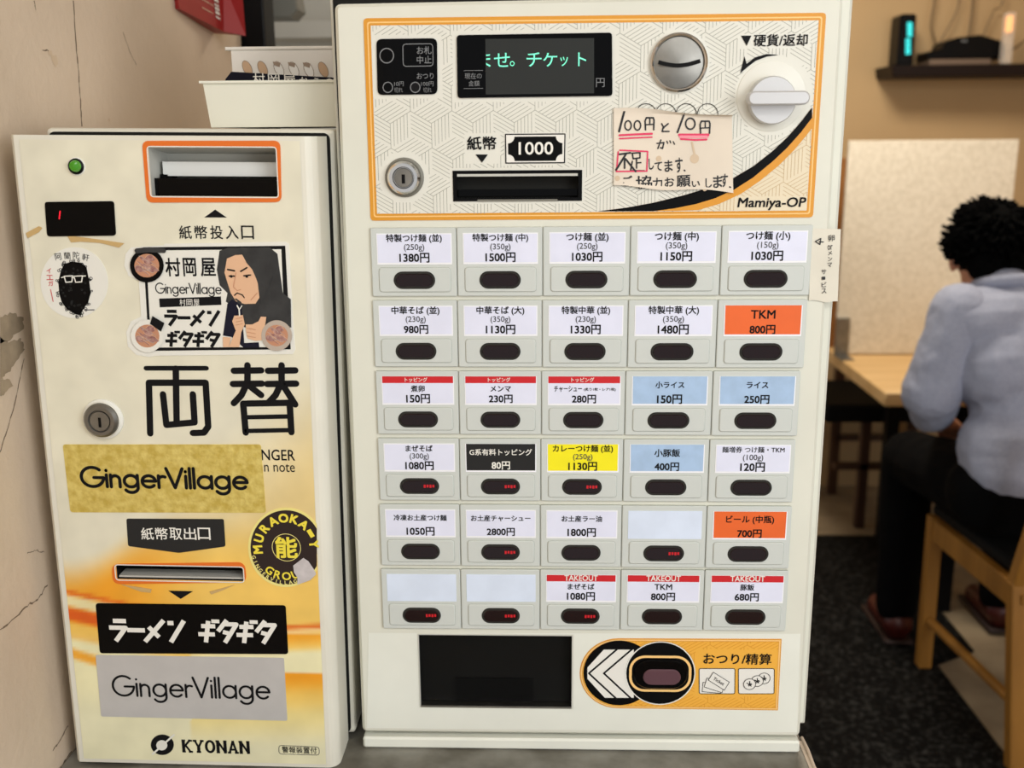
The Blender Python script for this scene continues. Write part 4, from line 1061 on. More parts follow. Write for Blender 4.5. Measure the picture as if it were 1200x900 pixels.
q = cf.r(*z5(272, 512), *z5(655, 610), d2); kana(b, ['ra', 'bar', 'me', 'n'], q[0], q[1], (q[2] - q[0]) / 4.6, q[3] - q[1], .0030, d2, 'ink', gap=.06)
q = cf.r(*z5(285, 645), *z5(655, 745), d2); kana(b, ['gi', 'ta', 'gi', 'ta'], q[0], q[1], (q[2] - q[0]) / 4.55, q[3] - q[1], .0029, d2, 'ink', gap=.06)
# long-haired man in a dark shirt
b.flat(ZP([(640, 130), (690, 112), (960, 108), (1010, 150), (1025, 260), (1045, 400), (1095, 440), (1098, 620), (800, 620), (700, 470), (680, 455), (690, 400), (640, 350), (622, 250)], d2), d2, 'hair_print')
b.flat(ZP([(690, 470), (720, 440), (780, 480), (800, 745), (790, 745), (715, 680), (662, 672)], d2), d2 + .0002, 'navy_print')
b.flat(ZP([(790, 720), (890, 715), (895, 748), (790, 748)], d2), d2 + .0001, 'navy_print')
b.flat(ZP([(688, 180), (740, 158), (785, 155), (810, 200), (860, 260), (885, 340), (895, 430), (870, 468), (800, 470), (745, 452), (712, 400), (690, 330), (672, 270)], d2), d2 + .0003, 'skin_print')
b.flat(ZP([(770, 110), (860, 110), (960, 125), (1000, 240), (930, 420), (905, 470), (885, 330), (850, 250), (812, 205)], d2), d2 + .0005, 'hair_print')
def zs_(pts, w, m='ink', d=d2 + .0006): b.stroke(ZP(pts, d), w, d, m)
zs_([(692, 250), (735, 258)], .0014); zs_([(775, 262), (815, 238)], .0013); zs_([(702, 292), (735, 292)], .0012); zs_([(795, 290), (838, 285)], .0012)
for x in (716, 815): c = cf.p(*z5(x, 293), d2); b.flat(ell(c[0], c[1], .0013, n=12), d2 + .0007, 'ink')
zs_([(745, 270), (728, 362), (752, 385), (775, 378)], .0006, 'skin_print_shade'); zs_([(735, 415), (752, 400), (785, 412), (798, 430)], .0010); zs_([(745, 440), (775, 462)], .0016, 'hair_print'); zs_([(840, 445), (880, 400)], .0006, 'skin_print_shade')
b.flat(ZP([(722, 580), (735, 545), (790, 540), (803, 600), (780, 650), (768, 745), (700, 745), (745, 640)], d2), d2 + .0007, 'skin_print'); zs_([(768, 545), (765, 505), (752, 480)], .0012, 'sticker_white', d2 + .0009); zs_([(768, 505), (782, 482)], .0008, 'sticker_white', d2 + .0009)
for y in (565, 585, 605): zs_([(745, y), (785, y - 8)], .0005, 'skin_print_shade', d2 + .0009)
b.flat(ZP([(662, 680), (715, 684), (700, 745), (664, 745)], d2), d2 + .0006, 'skin_print')
b.flat(ZP([(808, 600), (850, 600), (890, 580), (905, 550), (940, 552), (930, 620), (920, 700), (870, 705), (820, 690), (810, 640)], d2), d2 + .0007, 'skin_print')
for y in (625, 650, 675): zs_([(815, y), (870, y + 10)], .0005, 'skin_print_shade', d2 + .0009)
# three bowls
def bowl(x, y, r, rim, d): 
    b.flat(ZP([(x + r * math.cos(t), y + r * math.sin(t)) for t in [2 * PI * i / 30 for i in range(30)]], d), d, rim)
    b.flat(ZP([(x + r * .74 * math.cos(t), y + r * .70 * math.sin(t)) for t in [2 * PI * i / 24 for i in range(24)]], d), d + .0001, 'skin_print_shade')
    for i in range(11):
        a_ = i * 2.4; rr = r * .5 * math.sqrt(i / 10); xx, yy = x + rr * math.cos(a_), y + rr * math.sin(a_)
        pp = [(xx + r * .27 * math.cos(t) * (1 + .15 * math.sin(3 * t + i)), yy + r * .2 * math.sin(t + i * .3)) for t in [2 * PI * k_ / 16 for k_ in range(16)]]
        b.flat(ZP(pp, d), d + .0002 + .00003 * i, 'meat_print'); b.stroke(ZP(pp[:9], d), .00035, d + .00021 + .00003 * i, 'bowl_print' if i % 2 else 'skin_print')
bowl(175, 225, 108, 'black', d2 + .001); bowl(178, 675, 105, 'sticker_white', d2 + .001); bowl(1005, 672, 98, 'bowl_print', d2 + .001)
b.flat(ZP([(215, 545), (292, 590), (270, 645), (200, 595)], d2), d2 + .0018, 'ink'); b.stroke(ZP([(115, 130), (200, 122), (285, 128)], d2), .0045, d2 + .0011, 'hair_print')
b.build('illustrated_sticker', bc, smooth=0, label='cut-out shop sticker with a drawn long-haired man and three bowls')

# round black and yellow sticker, clipped on its right edge and torn
b = MB(); cx_, cy_ = 335.5, 641; R_ = 46.5
def cpx(r, a, ax=.955): return (min(cx_ + r * ax * math.cos(math.radians(a)), 371.5), cy_ - r * math.sin(math.radians(a)))
for r, m, d in ((R_, 'cream_print', .0009), (R_ - 3, 'maroon_print', .0011)):
    pp = [cpx(r, a) for a in range(0, 360, 6)]; q2 = []
    for p_ in pp:
        if not q2 or math.dist(p_, q2[-1]) > .4: q2.append(p_)
    b.slab(cf.P(q2), .0004, d, m)
def curved(word, r, a0, da, h_, m, flip=False, bold=.03):
    for i, ch in enumerate(word):
        a = a0 + da * i; p_ = cpx(r, a)
        if p_[0] > 370: continue
        c = cf.p(*p_); b.text(ch, c[0], c[1], .0013, m, h=h_ if ch != '-' else h_ * .3, rot=math.radians(a - 90 if not flip else a + 90), bold=bold)
curved('MURAOKA-Y', 34.5, 184, -22.2, .0082, 'yellow_print', bold=.05)
curved('GROUP', 33.5, 233, 19, .0078, 'yellow_print', True)
curved('GINGERVILLAGE', 41, 196, 8.2, .0036, 'cream_print', True, .02)
c = cf.p(336, 641); b.stroke([(c[0] + .0136 * math.cos(t), c[1] + .0138 * math.sin(t)) for t in [2 * PI * i / 32 for i in range(32)]], .0006, .0013, 'cream_print', closed=True); b.text('能', c[0], c[1], .0014, 'yellow_print', h=.0205, bold=.035)
tp = [(344, 662), (352, 656), (356, 653), (362, 657), (368, 666), (371, 672), (364, 679), (356, 682), (349, 684), (349, 676), (345, 670)]
b.flat(cf.P(tp), .0016, 'torn_paper')
b.build('group_sticker', bc, smooth=0, label='round black sticker lettered in yellow, torn at lower right')
# yellowed tape remains and creases
d = .0012
for pts in ([(78, 274), (90, 277), (120, 281), (146, 285), (140, 290), (118, 284.5), (95, 283), (84, 284)], [(31, 273), (46, 265), (50, 267), (46, 272), (33, 279)], [(143, 684.5), (178, 690), (177, 694), (166, 693)], [(275, 685), (246, 693), (248, 696), (262, 691)]):
    b = MB(); b.slab(cf.P(pts), .0004, d, 'tape_brown'); b.build('tape_scrap', bc, smooth=0, label='yellowed tape scrap')

# ================================================================== things on top of the changer
zt = CFO.z + CH_ + 0.010
BT = Vector((-0.275, 1.03, zt - 0.001))
def lz(x): return CFO.z - 0.01273 * (x - CFO.x) + CH_ + 0.0070
p0 = at_y(234, 96.5, 1.0); p1 = at_y(250, 149, 1.0)
rt = -0.197
zb = lz(-0.26) + .0015; zt_ = p0.z - 0.001
b = MB(); x0_, x1_ = p1.x - .004, rt - .003
lo_ = [(x0_, 1.006, zb), (x1_, 1.006, zb), (x1_, 1.13, zb), (x0_, 1.13, zb)]; hi_ = [(p0.x + .003, 1.0, zt_), (rt, 1.0, zt_), (rt, 1.145, zt_), (p0.x + .003, 1.145, zt_)]
b.add(lo_ + hi_, [[3, 2, 1, 0]] + [[i, (i + 1) % 4, 4 + (i + 1) % 4, 4 + i] for i in range(4)], 'bin_white')
li_ = [(x + (.002 if i in (0, 3) else -.002), y + (.002 if i < 2 else -.002), z + (.002 if z < zt_ - .01 else 0)) for i, (x, y, z) in list(enumerate(lo_)) + list(enumerate(hi_))]
b.add(li_, [[0, 1, 2, 3]] + [[i, 4 + i, 4 + (i + 1) % 4, (i + 1) % 4] for i in range(4)], 'bin_white')
rim = [(p0.x, .9975, zt_), (rt, .9975, zt_), (rt, 1.1475, zt_), (p0.x, 1.1475, zt_)]; rin = [li_[4 + i] for i in range(4)]
for dzz in (0, .0022): 
    b.add([(x, y, z + dzz) for x, y, z in rim] + [(x, y, z + dzz) for x, y, z in rin], [[i, (i + 1) % 4, 4 + (i + 1) % 4, 4 + i] for i in range(4)], 'bin_white')
b.add(rim + [(x, y, z + .0022) for x, y, z in rim], [[i, (i + 1) % 4, 4 + (i + 1) % 4, 4 + i] for i in range(4)], 'bin_white')
b.add(rin + [(x, y, z + .0022) for x, y, z in rin], [[4 + i, 4 + (i + 1) % 4, (i + 1) % 4, i] for i in range(4)], 'bin_white')
tag(b.build('storage_bin', smooth=0), 'shallow flared off-white plastic bin on top of the narrow cream changer', 'bin')
# white card with drawn eggs, standing in the bin
def stand(yy, pts): return [(at_y(px, py, yy).x, at_y(px, py, yy).z) for px, py in pts]
Y1 = 1.105; o_ = stand(Y1, [(269.5, 58), (392, 57.5)]); xa = o_[0][0] + .001; zt1 = o_[0][1]; xb_ = -.2
b = MB(); z0_ = zb + .0025
b.slab([(xa, z0_), (xb_, z0_), (xb_, zt1), (xa, zt1)], -Y1 - .0012, -Y1, 'leaflet_white', back=True)
b.slab([(xa - .006, zt1 - .001), (xb_, zt1 - .001), (xb_, zt1 + .0025), (xa - .006, zt1 + .0025)], -Y1 - .012, -Y1 + .0015, 'leaflet_white', back=True, bev=.0008)
for i, (px, py) in enumerate(((290, 80), (308, 80.5), (327, 81), (344.5, 81.5), (362, 82), (379, 81.5))):
    c = at_y(px, py, Y1); e_ = [(c.x + .0042 * math.cos(t) * 1.0 - .003 * math.sin(t), c.z + .0074 * math.sin(t) + .0015 * math.cos(t)) for t in [2 * PI * k_ / 20 for k_ in range(20)]]
    b.flat(e_, -Y1 + .0004, 'egg_tan' if i in (0, 1, 5) else 'egg_white'); b.stroke(e_, .0006, -Y1 + .0006, 'egg_line', closed=True)
    if i in (2, 3, 4): b.flat([(c.x - .006, c.z + .0075), (c.x + .002, c.z + .0065), (c.x + .001, c.z + .002), (c.x - .005, c.z + .004)], -Y1 + .0007, 'egg_line')
tag(b.build('egg_card', smooth=0), 'white card with a row of drawn eggs standing in the bin', 'card')
Y2 = 1.07; b = MB(); o_ = stand(Y2, [(263, 96), (271, 84), (392, 92), (264, 93)])
b.slab([(o_[0][0], z0_), (xb_ - .001, z0_), (xb_ - .001, o_[2][1]), (o_[1][0], o_[1][1]), (o_[3][0], o_[3][1])], -Y2 - .0012, -Y2, 'leaflet_navy', back=True)
for ch, px, py in (('村', 303.5, 95), ('岡', 321, 95.5), ('屋', 339, 96), ('か', 356, 97), ('ら', 371, 98), ('の', 386, 99)): c = at_y(px, py - 2, Y2); b.text(ch, c.x, c.z, -Y2 + .0004, 'white_print', h=.012 if px < 350 else .008, bold=.008)
tag(b.build('navy_leaflet', smooth=0), 'navy leaflet with white brush lettering in front of the egg card', 'leaflet')

# ================================================================== dining side
b = MB()
V = [(0.28, 0.3), (1.122, 0.3), (1.100, 2.66), (1.235, 2.74), (1.235, 3.62), (0.28, 3.62)]; nV = len(V)  # aisle mat; its right step is black put in for the table's shadow
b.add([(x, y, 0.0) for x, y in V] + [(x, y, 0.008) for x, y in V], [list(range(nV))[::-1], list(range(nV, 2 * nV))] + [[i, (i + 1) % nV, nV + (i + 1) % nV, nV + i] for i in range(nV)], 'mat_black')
tag(b.build('floor_mat_and_shade', smooth=0, bevel=.002), 'long black mottled floor mat along the aisle beside the counter, stepped out in black for shade under the table', 'mat')

# table with two pairs of legs
TX0, TX1, TY0, TY1, TZ = 0.975, 2.0, 2.955, 3.66, 0.72
tb = root('dining_table', (1.45, 3.3, 0), 'pale wooden dining table in front of the seated person', 'table')
off = Vector((1.45, 3.3, 0))
def W_b(mb): 
    mb.V = [tuple(Vector(v) - off) for v in mb.V]; return mb
b = MB(); b.box(TX0 + .02, TX1, TY0, TY1, TZ - .042, TZ, 'wood_top'); W_b(b).build('tabletop', tb, bevel=.004)
for x, y in ((1.22, 3.02), (1.22, 3.6), (1.9, 3.02), (1.9, 3.6)):
    b = MB(); b.box(x, x + .045, y - .022, y + .022, 0, TZ - .042, 'dark_metal'); W_b(b).build('leg', tb, bevel=.003, smooth=0)
for y in (3.0, 3.59):
    b = MB(); b.box(1.24, 1.9, y, y + .03, TZ - .09, TZ - .042, 'wood_dark'); W_b(b).build('apron', tb, smooth=0)
# partition panel on the table
b = MB(); pl, prr = at_y(993, 165, 3.5), at_y(1193, 165.5, 3.5)
pt = root('partition_panel', (1.27, 3.5, TZ), 'tall speckled off-white partition panel standing on the table', 'partition')
off = Vector((1.27, 3.5, TZ))
b.box(pl.x + .004, prr.x, 3.492, 3.508, TZ + .004, pl.z, 'partition'); W_b(b).build('panel', pt, bevel=.002, smooth=0)
for x in (pl.x + .0, prr.x - .06):
    b = MB(); b.box(x, x + .045, 3.478, 3.4915, TZ, TZ + .13, 'steel_satin'); b.box(x, x + .045, 3.40, 3.4915, TZ, TZ + .004, 'steel_satin'); W_b(b).build('bracket_foot', pt, smooth=0, bevel=.001)
# brown post behind the partition
b = MB(); q = at_y(974, 185, 3.63); q2 = at_y(986, 185, 3.63); b.box(q.x, q2.x + .02, 3.63, 3.655, TZ, q.z, 'wood_mid')
tag(b.build('wooden_board', bevel=.003, smooth=0), 'slim brown wooden board upright on the table behind the partition panel edge', 'board')

def bar(mb, a, c, w, t, m):
    """Square timber between two points."""
    a, c = Vector(a), Vector(c); z = (c - a).normalized(); x = Vector((1, 0, 0)); x = (x - z * x.dot(z)); x = x.normalized() if x.length > .2 else Vector((0, 1, 0)); y = z.cross(x)
    lo = [a + x * sx * w / 2 + y * sy * t / 2 for sx, sy in ((-1, -1), (1, -1), (1, 1), (-1, 1))]; hi = [p_ + (c - a) for p_ in lo]
    mb.hexa(lo, hi, m)
# chair the person sits on
ch = root('dining_chair', (1.28, 2.4, 0), 'light wooden dining chair the person sits on', 'chair'); off = Vector((1.28, 2.4, 0))
XL, XR = 1.055, 1.47; zf = .008
fl_ = Vector((XL, 2.645, zf)); flt = Vector((XL - .004, 2.645, .455)); bl_ = Vector((XL + .045, 2.165, zf)); blm = Vector((XL + .025, 2.215, .46)); blt = Vector((XL + .05, 2.12, .86))
SH = Vector((XR - XL, 0, 0))
for k_ in (0, 1):
    b = MB(); bar(b, fl_ + SH * k_ * 1.0 - Vector((0, 0, zf if k_ else 0)), flt + SH * k_, .036, .036, 'wood_light'); W_b(b).build('front_leg', ch, bevel=.004, smooth=0)
    b = MB(); s_ = SH * k_ * (.82 if k_ else 1)
    bar(b, bl_ + s_ - Vector((0, 0, zf if k_ else 0)), blm + s_, .04, .036, 'wood_light'); bar(b, blm + s_ - Vector((0, 0, .01)), blt + s_, .038, .034, 'wood_light'); W_b(b).build('back_post', ch, bevel=.004, smooth=0)
    b = MB(); bar(b, flt + SH * k_ - Vector((0, 0, .035)), blm + s_ - Vector((0, 0, .035)), .026, .06, 'wood_light'); W_b(b).build('side_rail', ch, bevel=.003, smooth=0)
    b = MB(); b.tube([fl_ + SH * k_ + Vector((0, 0, .145)), bl_ + s_ + Vector((0, .01, .15))], .013, 'wood_light', n=12); W_b(b).build('stretcher', ch)
b = MB(); bar(b, flt + Vector((0, 0, -.035)), flt + SH + Vector((0, 0, -.035)), .06, .024, 'wood_light'); W_b(b).build('front_rail', ch, bevel=.003, smooth=0)
b = MB(); bar(b, blm + Vector((0, 0, -.035)), blm + SH * .82 + Vector((0, 0, -.035)), .06, .024, 'wood_light'); W_b(b).build('back_rail', ch, bevel=.003, smooth=0)
b = MB(); cs = [(XL - .01, 2.66), (XR + .01, 2.66), (XL + .02 + (XR - XL) * .85, 2.235), (XL + .035, 2.235)]; cs = [cs[3], cs[2], cs[1], cs[0]]
b.hexa([(x, y, .4555) for x, y in cs], [(x, y, .485) for x, y in cs], 'cushion'); W_b(b).build('seat', ch, bevel=.01, smooth=60, label='black padded seat')
for zc_ in (.66, .80):
    b = MB(); t_ = (zc_ - .46) / .4; a = blm + (blt - blm) * t_; bar(b, a + Vector((.015, 0, 0)), a + SH * .82 - Vector((.015, 0, 0)), .06 if zc_ < .7 else .075, .02, 'wood_light'); W_b(b).build('back_slat', ch, bevel=.003, smooth=0)

# dark chair on the far side of the table
dc_ = root('dining_chair', (1.25, 3.95, 0), 'dark wooden chair with a black seat at the far side of the table', 'chair'); off = Vector((1.25, 3.95, 0))
x0_, x1_, y0_, y1_ = 1.03, 1.50, 3.72, 4.10
for x, y, h in ((1.19, y0_, .44), (x1_, y0_, .44), (1.19, y1_, .82), (x1_, y1_, .82)):
    b = MB(); bar(b, (x, y, 0), (x, y, h), .036, .034, 'wood_dark'); W_b(b).build('leg', dc_, bevel=.003, smooth=0)
b = MB(); b.hexa([(x0_, y0_ - .03, .42), (x1_ + .03, y0_ - .03, .42), (x1_ + .03, y1_, .42), (x0_, y1_, .42)], [(x0_, y0_ - .03, .49), (x1_ + .03, y0_ - .03, .49), (x1_ + .03, y1_, .49), (x0_, y1_, .49)], 'cushion'); W_b(b).build('seat', dc_, bevel=.012, smooth=60)
for xx, yy in ((1.08, y0_), (1.19, y1_)):
    b = MB(); bar(b, (xx, yy, .245), (x1_, yy, .245), .034, .022, 'wood_dark'); W_b(b).build('stretcher', dc_, smooth=0)
b = MB(); bar(b, (1.19, y1_, .72), (x1_, y1_, .72), .07, .02, 'wood_dark'); W_b(b).build('back_slat', dc_, smooth=0)

# ---- shelf on the back wall with network boxes
YS = 4.0
s0 = at_y(1044, 82, YS); s1 = at_y(1176, 90, YS); st_z = s0.z + .0; sh_z0 = at_y(1100, 90, YS).z; sh_z1 = at_y(1100, 76, YS).z
b = MB(); b.hexa([(s0.x + .01, YS, sh_z0), (2.0, YS - .04, sh_z0), (2.0, 4.199, sh_z0), (s0.x + .01, 4.199, sh_z0)], [(s0.x, YS - .005, sh_z1), (2.0, YS - .045, sh_z1), (2.0, 4.199, sh_z1), (s0.x, 4.199, sh_z1)], 'shelf_dark')
tag(b.build('wall_shelf', bevel=.004, smooth=0), 'dark brown shelf high on the tan back wall', 'shelf')
r0, r1_ = at_y(1051, 76, 4.06), at_y(1075, 16, 4.06); rx, rzt = (r0.x + r1_.x) / 2, r1_.z; rw = (r1_.x - r0.x) / 2
rt_ = root('router', (rx, 4.1, sh_z1), 'upright black router with a column of cyan lights on the shelf', 'router')
b = MB(); b.slab(rrect(-rw, .0005, rw, rzt - sh_z1, .012), -.06, .04, 'black', bev=.006, back=True); b.build('case', rt_, loc=(0, 0, 0))
b = MB()
for px, y0__, y1__ in ((1066, 26, 43), (1064, 45, 64)):
    n_ = 7
    for i in range(n_):
        yy = y0__ + (y1__ - y0__) * (i + .5) / n_; a, c = at_y(px - 3 + (0 if y0__ < 40 else .0), yy + 1, 4.059), at_y(px + 3.2, yy - 1.05, 4.059)
        b.slab(rrect(a.x - rx, a.z - sh_z1, c.x - rx, c.z - sh_z1, .002, 2), .0402, .0412, 'cyan_led')
b.build('lights', rt_, label='cyan light bars')
g0, g1 = at_y(1088, 77, 4.05), at_y(1160, 69, 4.05)
b = MB(); b.box(g0.x, g1.x, 4.04, 4.16, sh_z1, g1.z, 'riser'); tag(b.build('riser_block', bevel=.002, smooth=0), 'low grey-brown block under the flat black box on the shelf', 'block')
b = MB(); hp = [(1086, 68), (1086, 61), (1103, 58), (1107, 49), (1122, 44), (1148, 41), (1172, 48), (1178, 53), (1178, 67)]
hp = [(at_y(px, py, 4.06).x, at_y(px, py, 4.06).z) for px, py in hp]; zz = g1.z + .0005
hp = [(x, max(z, zz)) for x, z in hp]; hp[0] = (hp[0][0], zz); hp[-1] = (hp[-1][0], zz)
b.slab(hp, -4.17, -4.05, 'black', bev=.005, back=True)
bo = tag(b.build('network_box'), 'low black box with a sloping top lying beside the router', 'network box')
b = MB(); c = at_y(1130, 48, 4.049); b.slab(rrect(c.x - .011, c.z - .0025, c.x + .011, c.z + .0025, .001), -4.05, -4.0485, 'grey_print'); b.build('badge', bo)
l0, l1 = at_y(1172, 64, 4.02), at_y(1188, 15, 4.02); lx = at_y(1181, 50, 4.0).x; lw = (l1.x - l0.x) / 2
lt = root('tube_light', (lx, 4.0, sh_z1), 'small clear tube holding a glowing amber light on the shelf', 'light')
b = MB(); b.slab(rrect(-lw, 0.001, lw, l1.z - sh_z1, .006), -.02, .012, 'clear_plastic', bev=.003, back=True); b.build('tube', lt)
b = MB(); zc_ = at_y(1181, 28, 4.0).z - sh_z1; b.slab(rrect(-lw * .55, zc_ - .03, lw * .55, zc_ + .03, .008), -.012, .008, 'amber', bev=.004, back=True); b.build('glow', lt)
def cable(pts, label, y_=4.15, r=.0032):
    P_ = [at_y(px, py, y_) for px, py in pts]; sm = []
    for i in range(len(P_) - 1):
        p0_, p1_, p2_, p3_ = P_[max(i - 1, 0)], P_[i], P_[i + 1], P_[min(i + 2, len(P_) - 1)]
        for k_ in range(6):
            t = k_ / 6; sm.append(.5 * ((2 * p1_) + (p2_ - p0_) * t + (2 * p0_ - 5 * p1_ + 4 * p2_ - p3_) * t * t + (3 * p1_ - p0_ - 3 * p2_ + p3_) * t ** 3))
    sm.append(P_[-1]); b = MB(); b.tube(sm, r, 'cable_tan', n=6)
    tag(b.build('cable'), label, 'cable', 'cables hanging down the back wall')
cable([(1098, -330), (1096, -30), (1095, 0), (1091, 30), (1096, 50), (1098, 66)], 'leftmost of the thin cables running down to the shelf', r=.0045)
cable([(1128, -330), (1124, -30), (1124, 0), (1118, 20), (1108, 38), (1100, 52)], 'thin cable bending left behind the black box')
cable([(1146, -330), (1141, -30), (1140, 0), (1138, 22), (1135, 44)], 'thick cable dropping straight onto the black box top', r=.005)
cable([(1215, -330), (1180, -25), (1165, 12), (1157, 30), (1152, 42)], 'thin slanting cable between the black box and the tube light')
cable([(1180, 60), (1190, 56), (1202, 47), (1215, 40)], 'cable leaving the shelf to the right of the tube light', y_=4.08, r=.0045)

# ================================================================== the person
ps = root('person', (1.17, 2.42, 0), 'person in a pale blue shirt and black trousers seated with head bowed, seen from behind', 'person')
off = Vector((1.17, 2.42, 0))
def fuse(mb, name, vox, sm, parent, label=None, disp=0.0, dscale=.1, keepoff=True):
    if keepoff: W_b(mb)
    o = mb.build(name, parent, smooth=180, label=label)
    r_ = o.modifiers.new('fuse', 'REMESH'); r_.mode = 'VOXEL'; r_.voxel_size = vox; r_.use_smooth_shade = True
    s_ = o.modifiers.new('smooth', 'SMOOTH'); s_.factor = .5; s_.iterations = sm
    if disp:
        t = bpy.data.textures.new(name + '_folds', 'CLOUDS'); t.noise_scale = dscale; d_ = o.modifiers.new('folds', 'DISPLACE'); d_.texture = t; d_.strength = disp; d_.mid_level = .5
    return o
HIP, CH, NK, HD = Vector((1.19, 2.42, .598)), Vector((1.165, 2.50, .94)), Vector((1.135, 2.575, 1.095)), Vector((1.118, 2.65, 1.172))
SL, SR = Vector((1.0, 2.51, 1.03)), Vector((1.355, 2.52, 1.03)); EL, ER = Vector((.952, 2.50, .80)), Vector((1.42, 2.60, .80)); HL, HR = Vector((1.075, 2.70, .70)), Vector((1.27, 2.84, .80))
KL, KR = Vector((1.04, 2.84, .55)), Vector((1.36, 2.86, .55)); AL, AR = Vector((1.03, 2.82, .085)), Vector((1.36, 2.90, .085))
b = MB()
b.ball(HD, .075, .092, .108, 'skin', rot=Matrix.Rotation(-.45, 3, 'X')); b.capsule(HD + Vector((0, .045, -.045)), HD + Vector((0, .05, -.075)), .052, .038, 'skin')
b.capsule(NK - Vector((0, .02, .05)), HD - Vector((0, .0, .04)), .062, .056, 'skin')
b.ball(HD + Vector((0, .098, -.055)), .012, .016, .018, 'skin'); b.ball(HD + Vector((-.078, .008, -.028)), .010, .019, .031, 'skin'); b.ball(HD + Vector((.078, .008, -.028)), .010, .019, .031, 'skin')
b.capsule(CH, HIP, .10, .105, 'skin'); b.capsule(SL + Vector((.05, 0, -.02)), SR - Vector((.05, 0, .02)), .040, .040, 'skin'); b.capsule(CH, NK, .09, .055, 'skin')
for s_, e_, h_ in ((SL, EL, HL), (SR, ER, HR)):
    b.capsule(s_ + Vector((.03 if s_ is SL else -.03, 0, -.02)), e_, .034, .036, 'skin'); b.capsule(e_, h_, .039, .027, 'skin')
    f_ = (h_ - e_).normalized(); sd = f_.cross(Vector((0, 0, 1))).normalized(); up_ = sd.cross(f_)
    pm = h_ + f_ * .05; b.capsule(h_ + f_ * .01 - sd * .016, pm + f_ * .03 - sd * .016, .019, .017, 'skin'); b.capsule(h_ + f_ * .01 + sd * .016, pm + f_ * .03 + sd * .016, .019, .017, 'skin')
    for i, (o__, l_) in enumerate(((-.030, .062), (-.0105, .074), (.0095, .070), (.029, .054))):
        k0 = pm + f_ * .035 + sd * o__; k1 = k0 + f_ * l_ * .55 - up_ * .010; k2 = k1 + f_ * l_ * .35 - up_ * .024; b.capsule(k0 - f_ * .02, k1, .0095, .0085, 'skin', n=8); b.capsule(k1, k2, .0085, .007, 'skin', n=8)
    sg = 1 if s_ is SL else -1
    t0 = h_ + f_ * .02 + sd * sg * .026; t1 = t0 + f_ * .03 + sd * sg * .022 - up_ * .008; b.capsule(t0, t1, .012, .010, 'skin', n=8); b.capsule(t1, t1 + f_ * .028 - up_ * .01, .010, .008, 'skin', n=8)
for k_, a_, hx in ((KL, AL, -.09), (KR, AR, .09)):
    b.capsule(HIP + Vector((hx, .02, -.01)), k_, .08, .055, 'skin'); b.capsule(k_, a_, .052, .036, 'skin'); b.capsule(a_ - Vector((0, 0, .02)), a_ + Vector((0, .12, -.045)), .034, .026, 'skin')
fuse(b, 'body', .006, 3, ps)
b = MB()   # shirt
b.capsule(CH, HIP + Vector((0, -.01, .06)), .14, .145, 'shirt', sq=.8); b.capsule(Vector((1.035, 2.51, 1.012)), Vector((1.31, 2.515, 1.007)), .086, .086, 'shirt'); b.capsule(Vector((1.10, 2.48, .9)), Vector((1.26, 2.48, .9)), .115, .115, 'shirt')
b.capsule(Vector((1.12, 2.42, .72)), Vector((1.28, 2.42, .70)), .115, .12, 'shirt'); b.capsule(Vector((1.11, 2.40, .67)), Vector((1.29, 2.40, .66)), .105, .11, 'shirt')
b.capsule(CH + Vector((0, .02, .07)), NK - Vector((0, .01, .02)), .10, .072, 'shirt')
fuse(b, 'shirt', .007, 4, ps, disp=.020, dscale=.11)
for s_, e_, h_, inn_ in ((SL, EL, HL, .02), (SR, ER, HR, -.02)):
    b = MB(); b.capsule(s_ + Vector((inn_ * .6, 0, 0)), e_ + Vector((0, 0, .03)), .075, .069, 'shirt'); b.capsule(e_ + Vector((0, 0, .03)), e_ + (h_ - e_) * .2, .067, .058, 'shirt')
    fuse(b, 'sleeve', .006, 4, ps, disp=.016, dscale=.09)
b = MB()   # collar band
kk = [NK + Vector((.066 * math.cos(t), -.012 + .07 * math.sin(t), .0 + .022 * math.sin(t) * -1)) for t in [2 * PI * i / 24 for i in range(25)]]
b.tube(kk, .017, 'shirt', n=8); fuse(b, 'collar', .005, 3, ps)
b = MB()   # trousers
b.capsule(HIP + Vector((-.1, -.01, .01)), HIP + Vector((.1, -.01, .01)), .108, .108, 'trousers'); b.capsule(HIP + Vector((-.085, .02, 0)), KL + Vector((0, 0, .01)), .105, .078, 'trousers'); b.capsule(HIP + Vector((.09, .02, 0)), KR, .105, .078, 'trousers')
b.capsule(KL, AL + Vector((0, 0, .02)), .076, .058, 'trousers'); b.capsule(KR, AR + Vector((0, 0, .02)), .076, .058, 'trousers')
fuse(b, 'trousers', .009, 3, ps, disp=.012, dscale=.12)
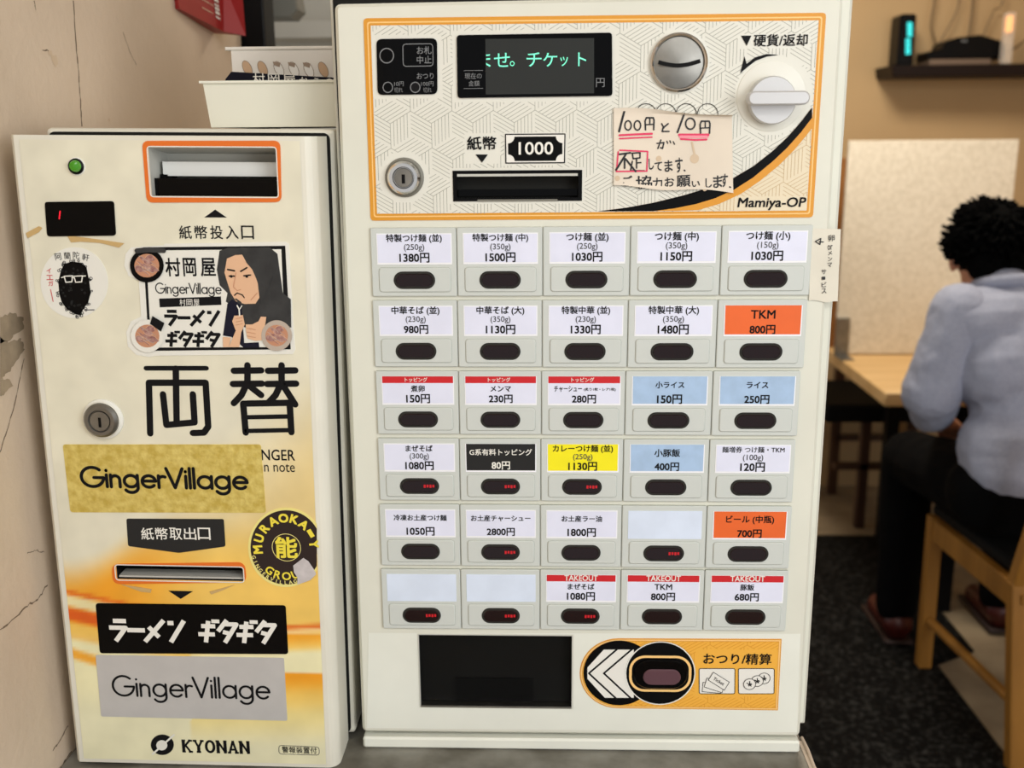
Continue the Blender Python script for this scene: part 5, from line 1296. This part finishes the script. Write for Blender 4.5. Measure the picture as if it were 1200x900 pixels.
for a_ in (AL, AR):
    b = MB(); b.capsule(a_ + Vector((0, -.02, -.038)), a_ + Vector((0, .15, -.046)), .036, .034, 'shoe'); b.capsule(a_ + Vector((0, -.02, -.02)), a_ + Vector((0, .03, -.02)), .045, .04, 'shoe')
    sh = fuse(b, 'shoe', .006, 3, ps)
    b = MB(); b.hexa([(a_.x + x, a_.y + y, .0085) for x, y in ((-.042, -.06), (.042, -.06), (.042, .19), (-.042, .19))], [(a_.x + x, a_.y + y, .022) for x, y in ((-.042, -.06), (.042, -.06), (.042, .19), (-.042, .19))], 'sole')
    b.V = [tuple(Vector(v) - off) for v in b.V]; b.build('sole', sh, bevel=.01, smooth=60)
# short black tousled hair: a cap and many tufts
b = MB(); HC = HD + Vector((.002, -.012, .018))
b.ball(HC, .092, .104, .100, 'hair', rot=Matrix.Rotation(-.45, 3, 'X')); b.capsule(HD + Vector((-.03, -.075, -.03)), HD + Vector((.03, -.075, -.03)), .045, .045, 'hair')
W_b(b); ho_ = b.build('hair', ps, smooth=180)
rr = random.Random(3); b = MB()
for i in range(760):
    th = math.acos(rr.uniform(-.45, 1)); ph = rr.uniform(0, 2 * PI); n_ = Vector((math.sin(th) * math.cos(ph), math.sin(th) * math.sin(ph), math.cos(th)))
    if n_.y > .55 and n_.z < .45: continue
    p_ = HC + Vector((n_.x * .089, n_.y * .101, n_.z * .098)); cr_ = Vector((.1, -.45, .88)).normalized(); fl2 = n_ - cr_ * n_.dot(cr_); fl2 = fl2.normalized() if fl2.length > .05 else Vector((1, 0, 0))
    flow = (fl2 + Vector((rr.uniform(-.25, .25), rr.uniform(-.25, .25), rr.uniform(-.15, .3))) + n_ * rr.uniform(.02, .3)).normalized(); L_ = rr.uniform(.022, .042)
    q_ = [p_ - n_ * .010, p_ + n_ * .004 + flow * L_ * .35, p_ + n_ * .001 + flow * L_ * .7, p_ - n_ * .006 + flow * L_]
    b.tube(q_, .0075, 'hair', n=5, r1=.0008)
W_b(b); b.build('hair_tufts', ho_, smooth=60)
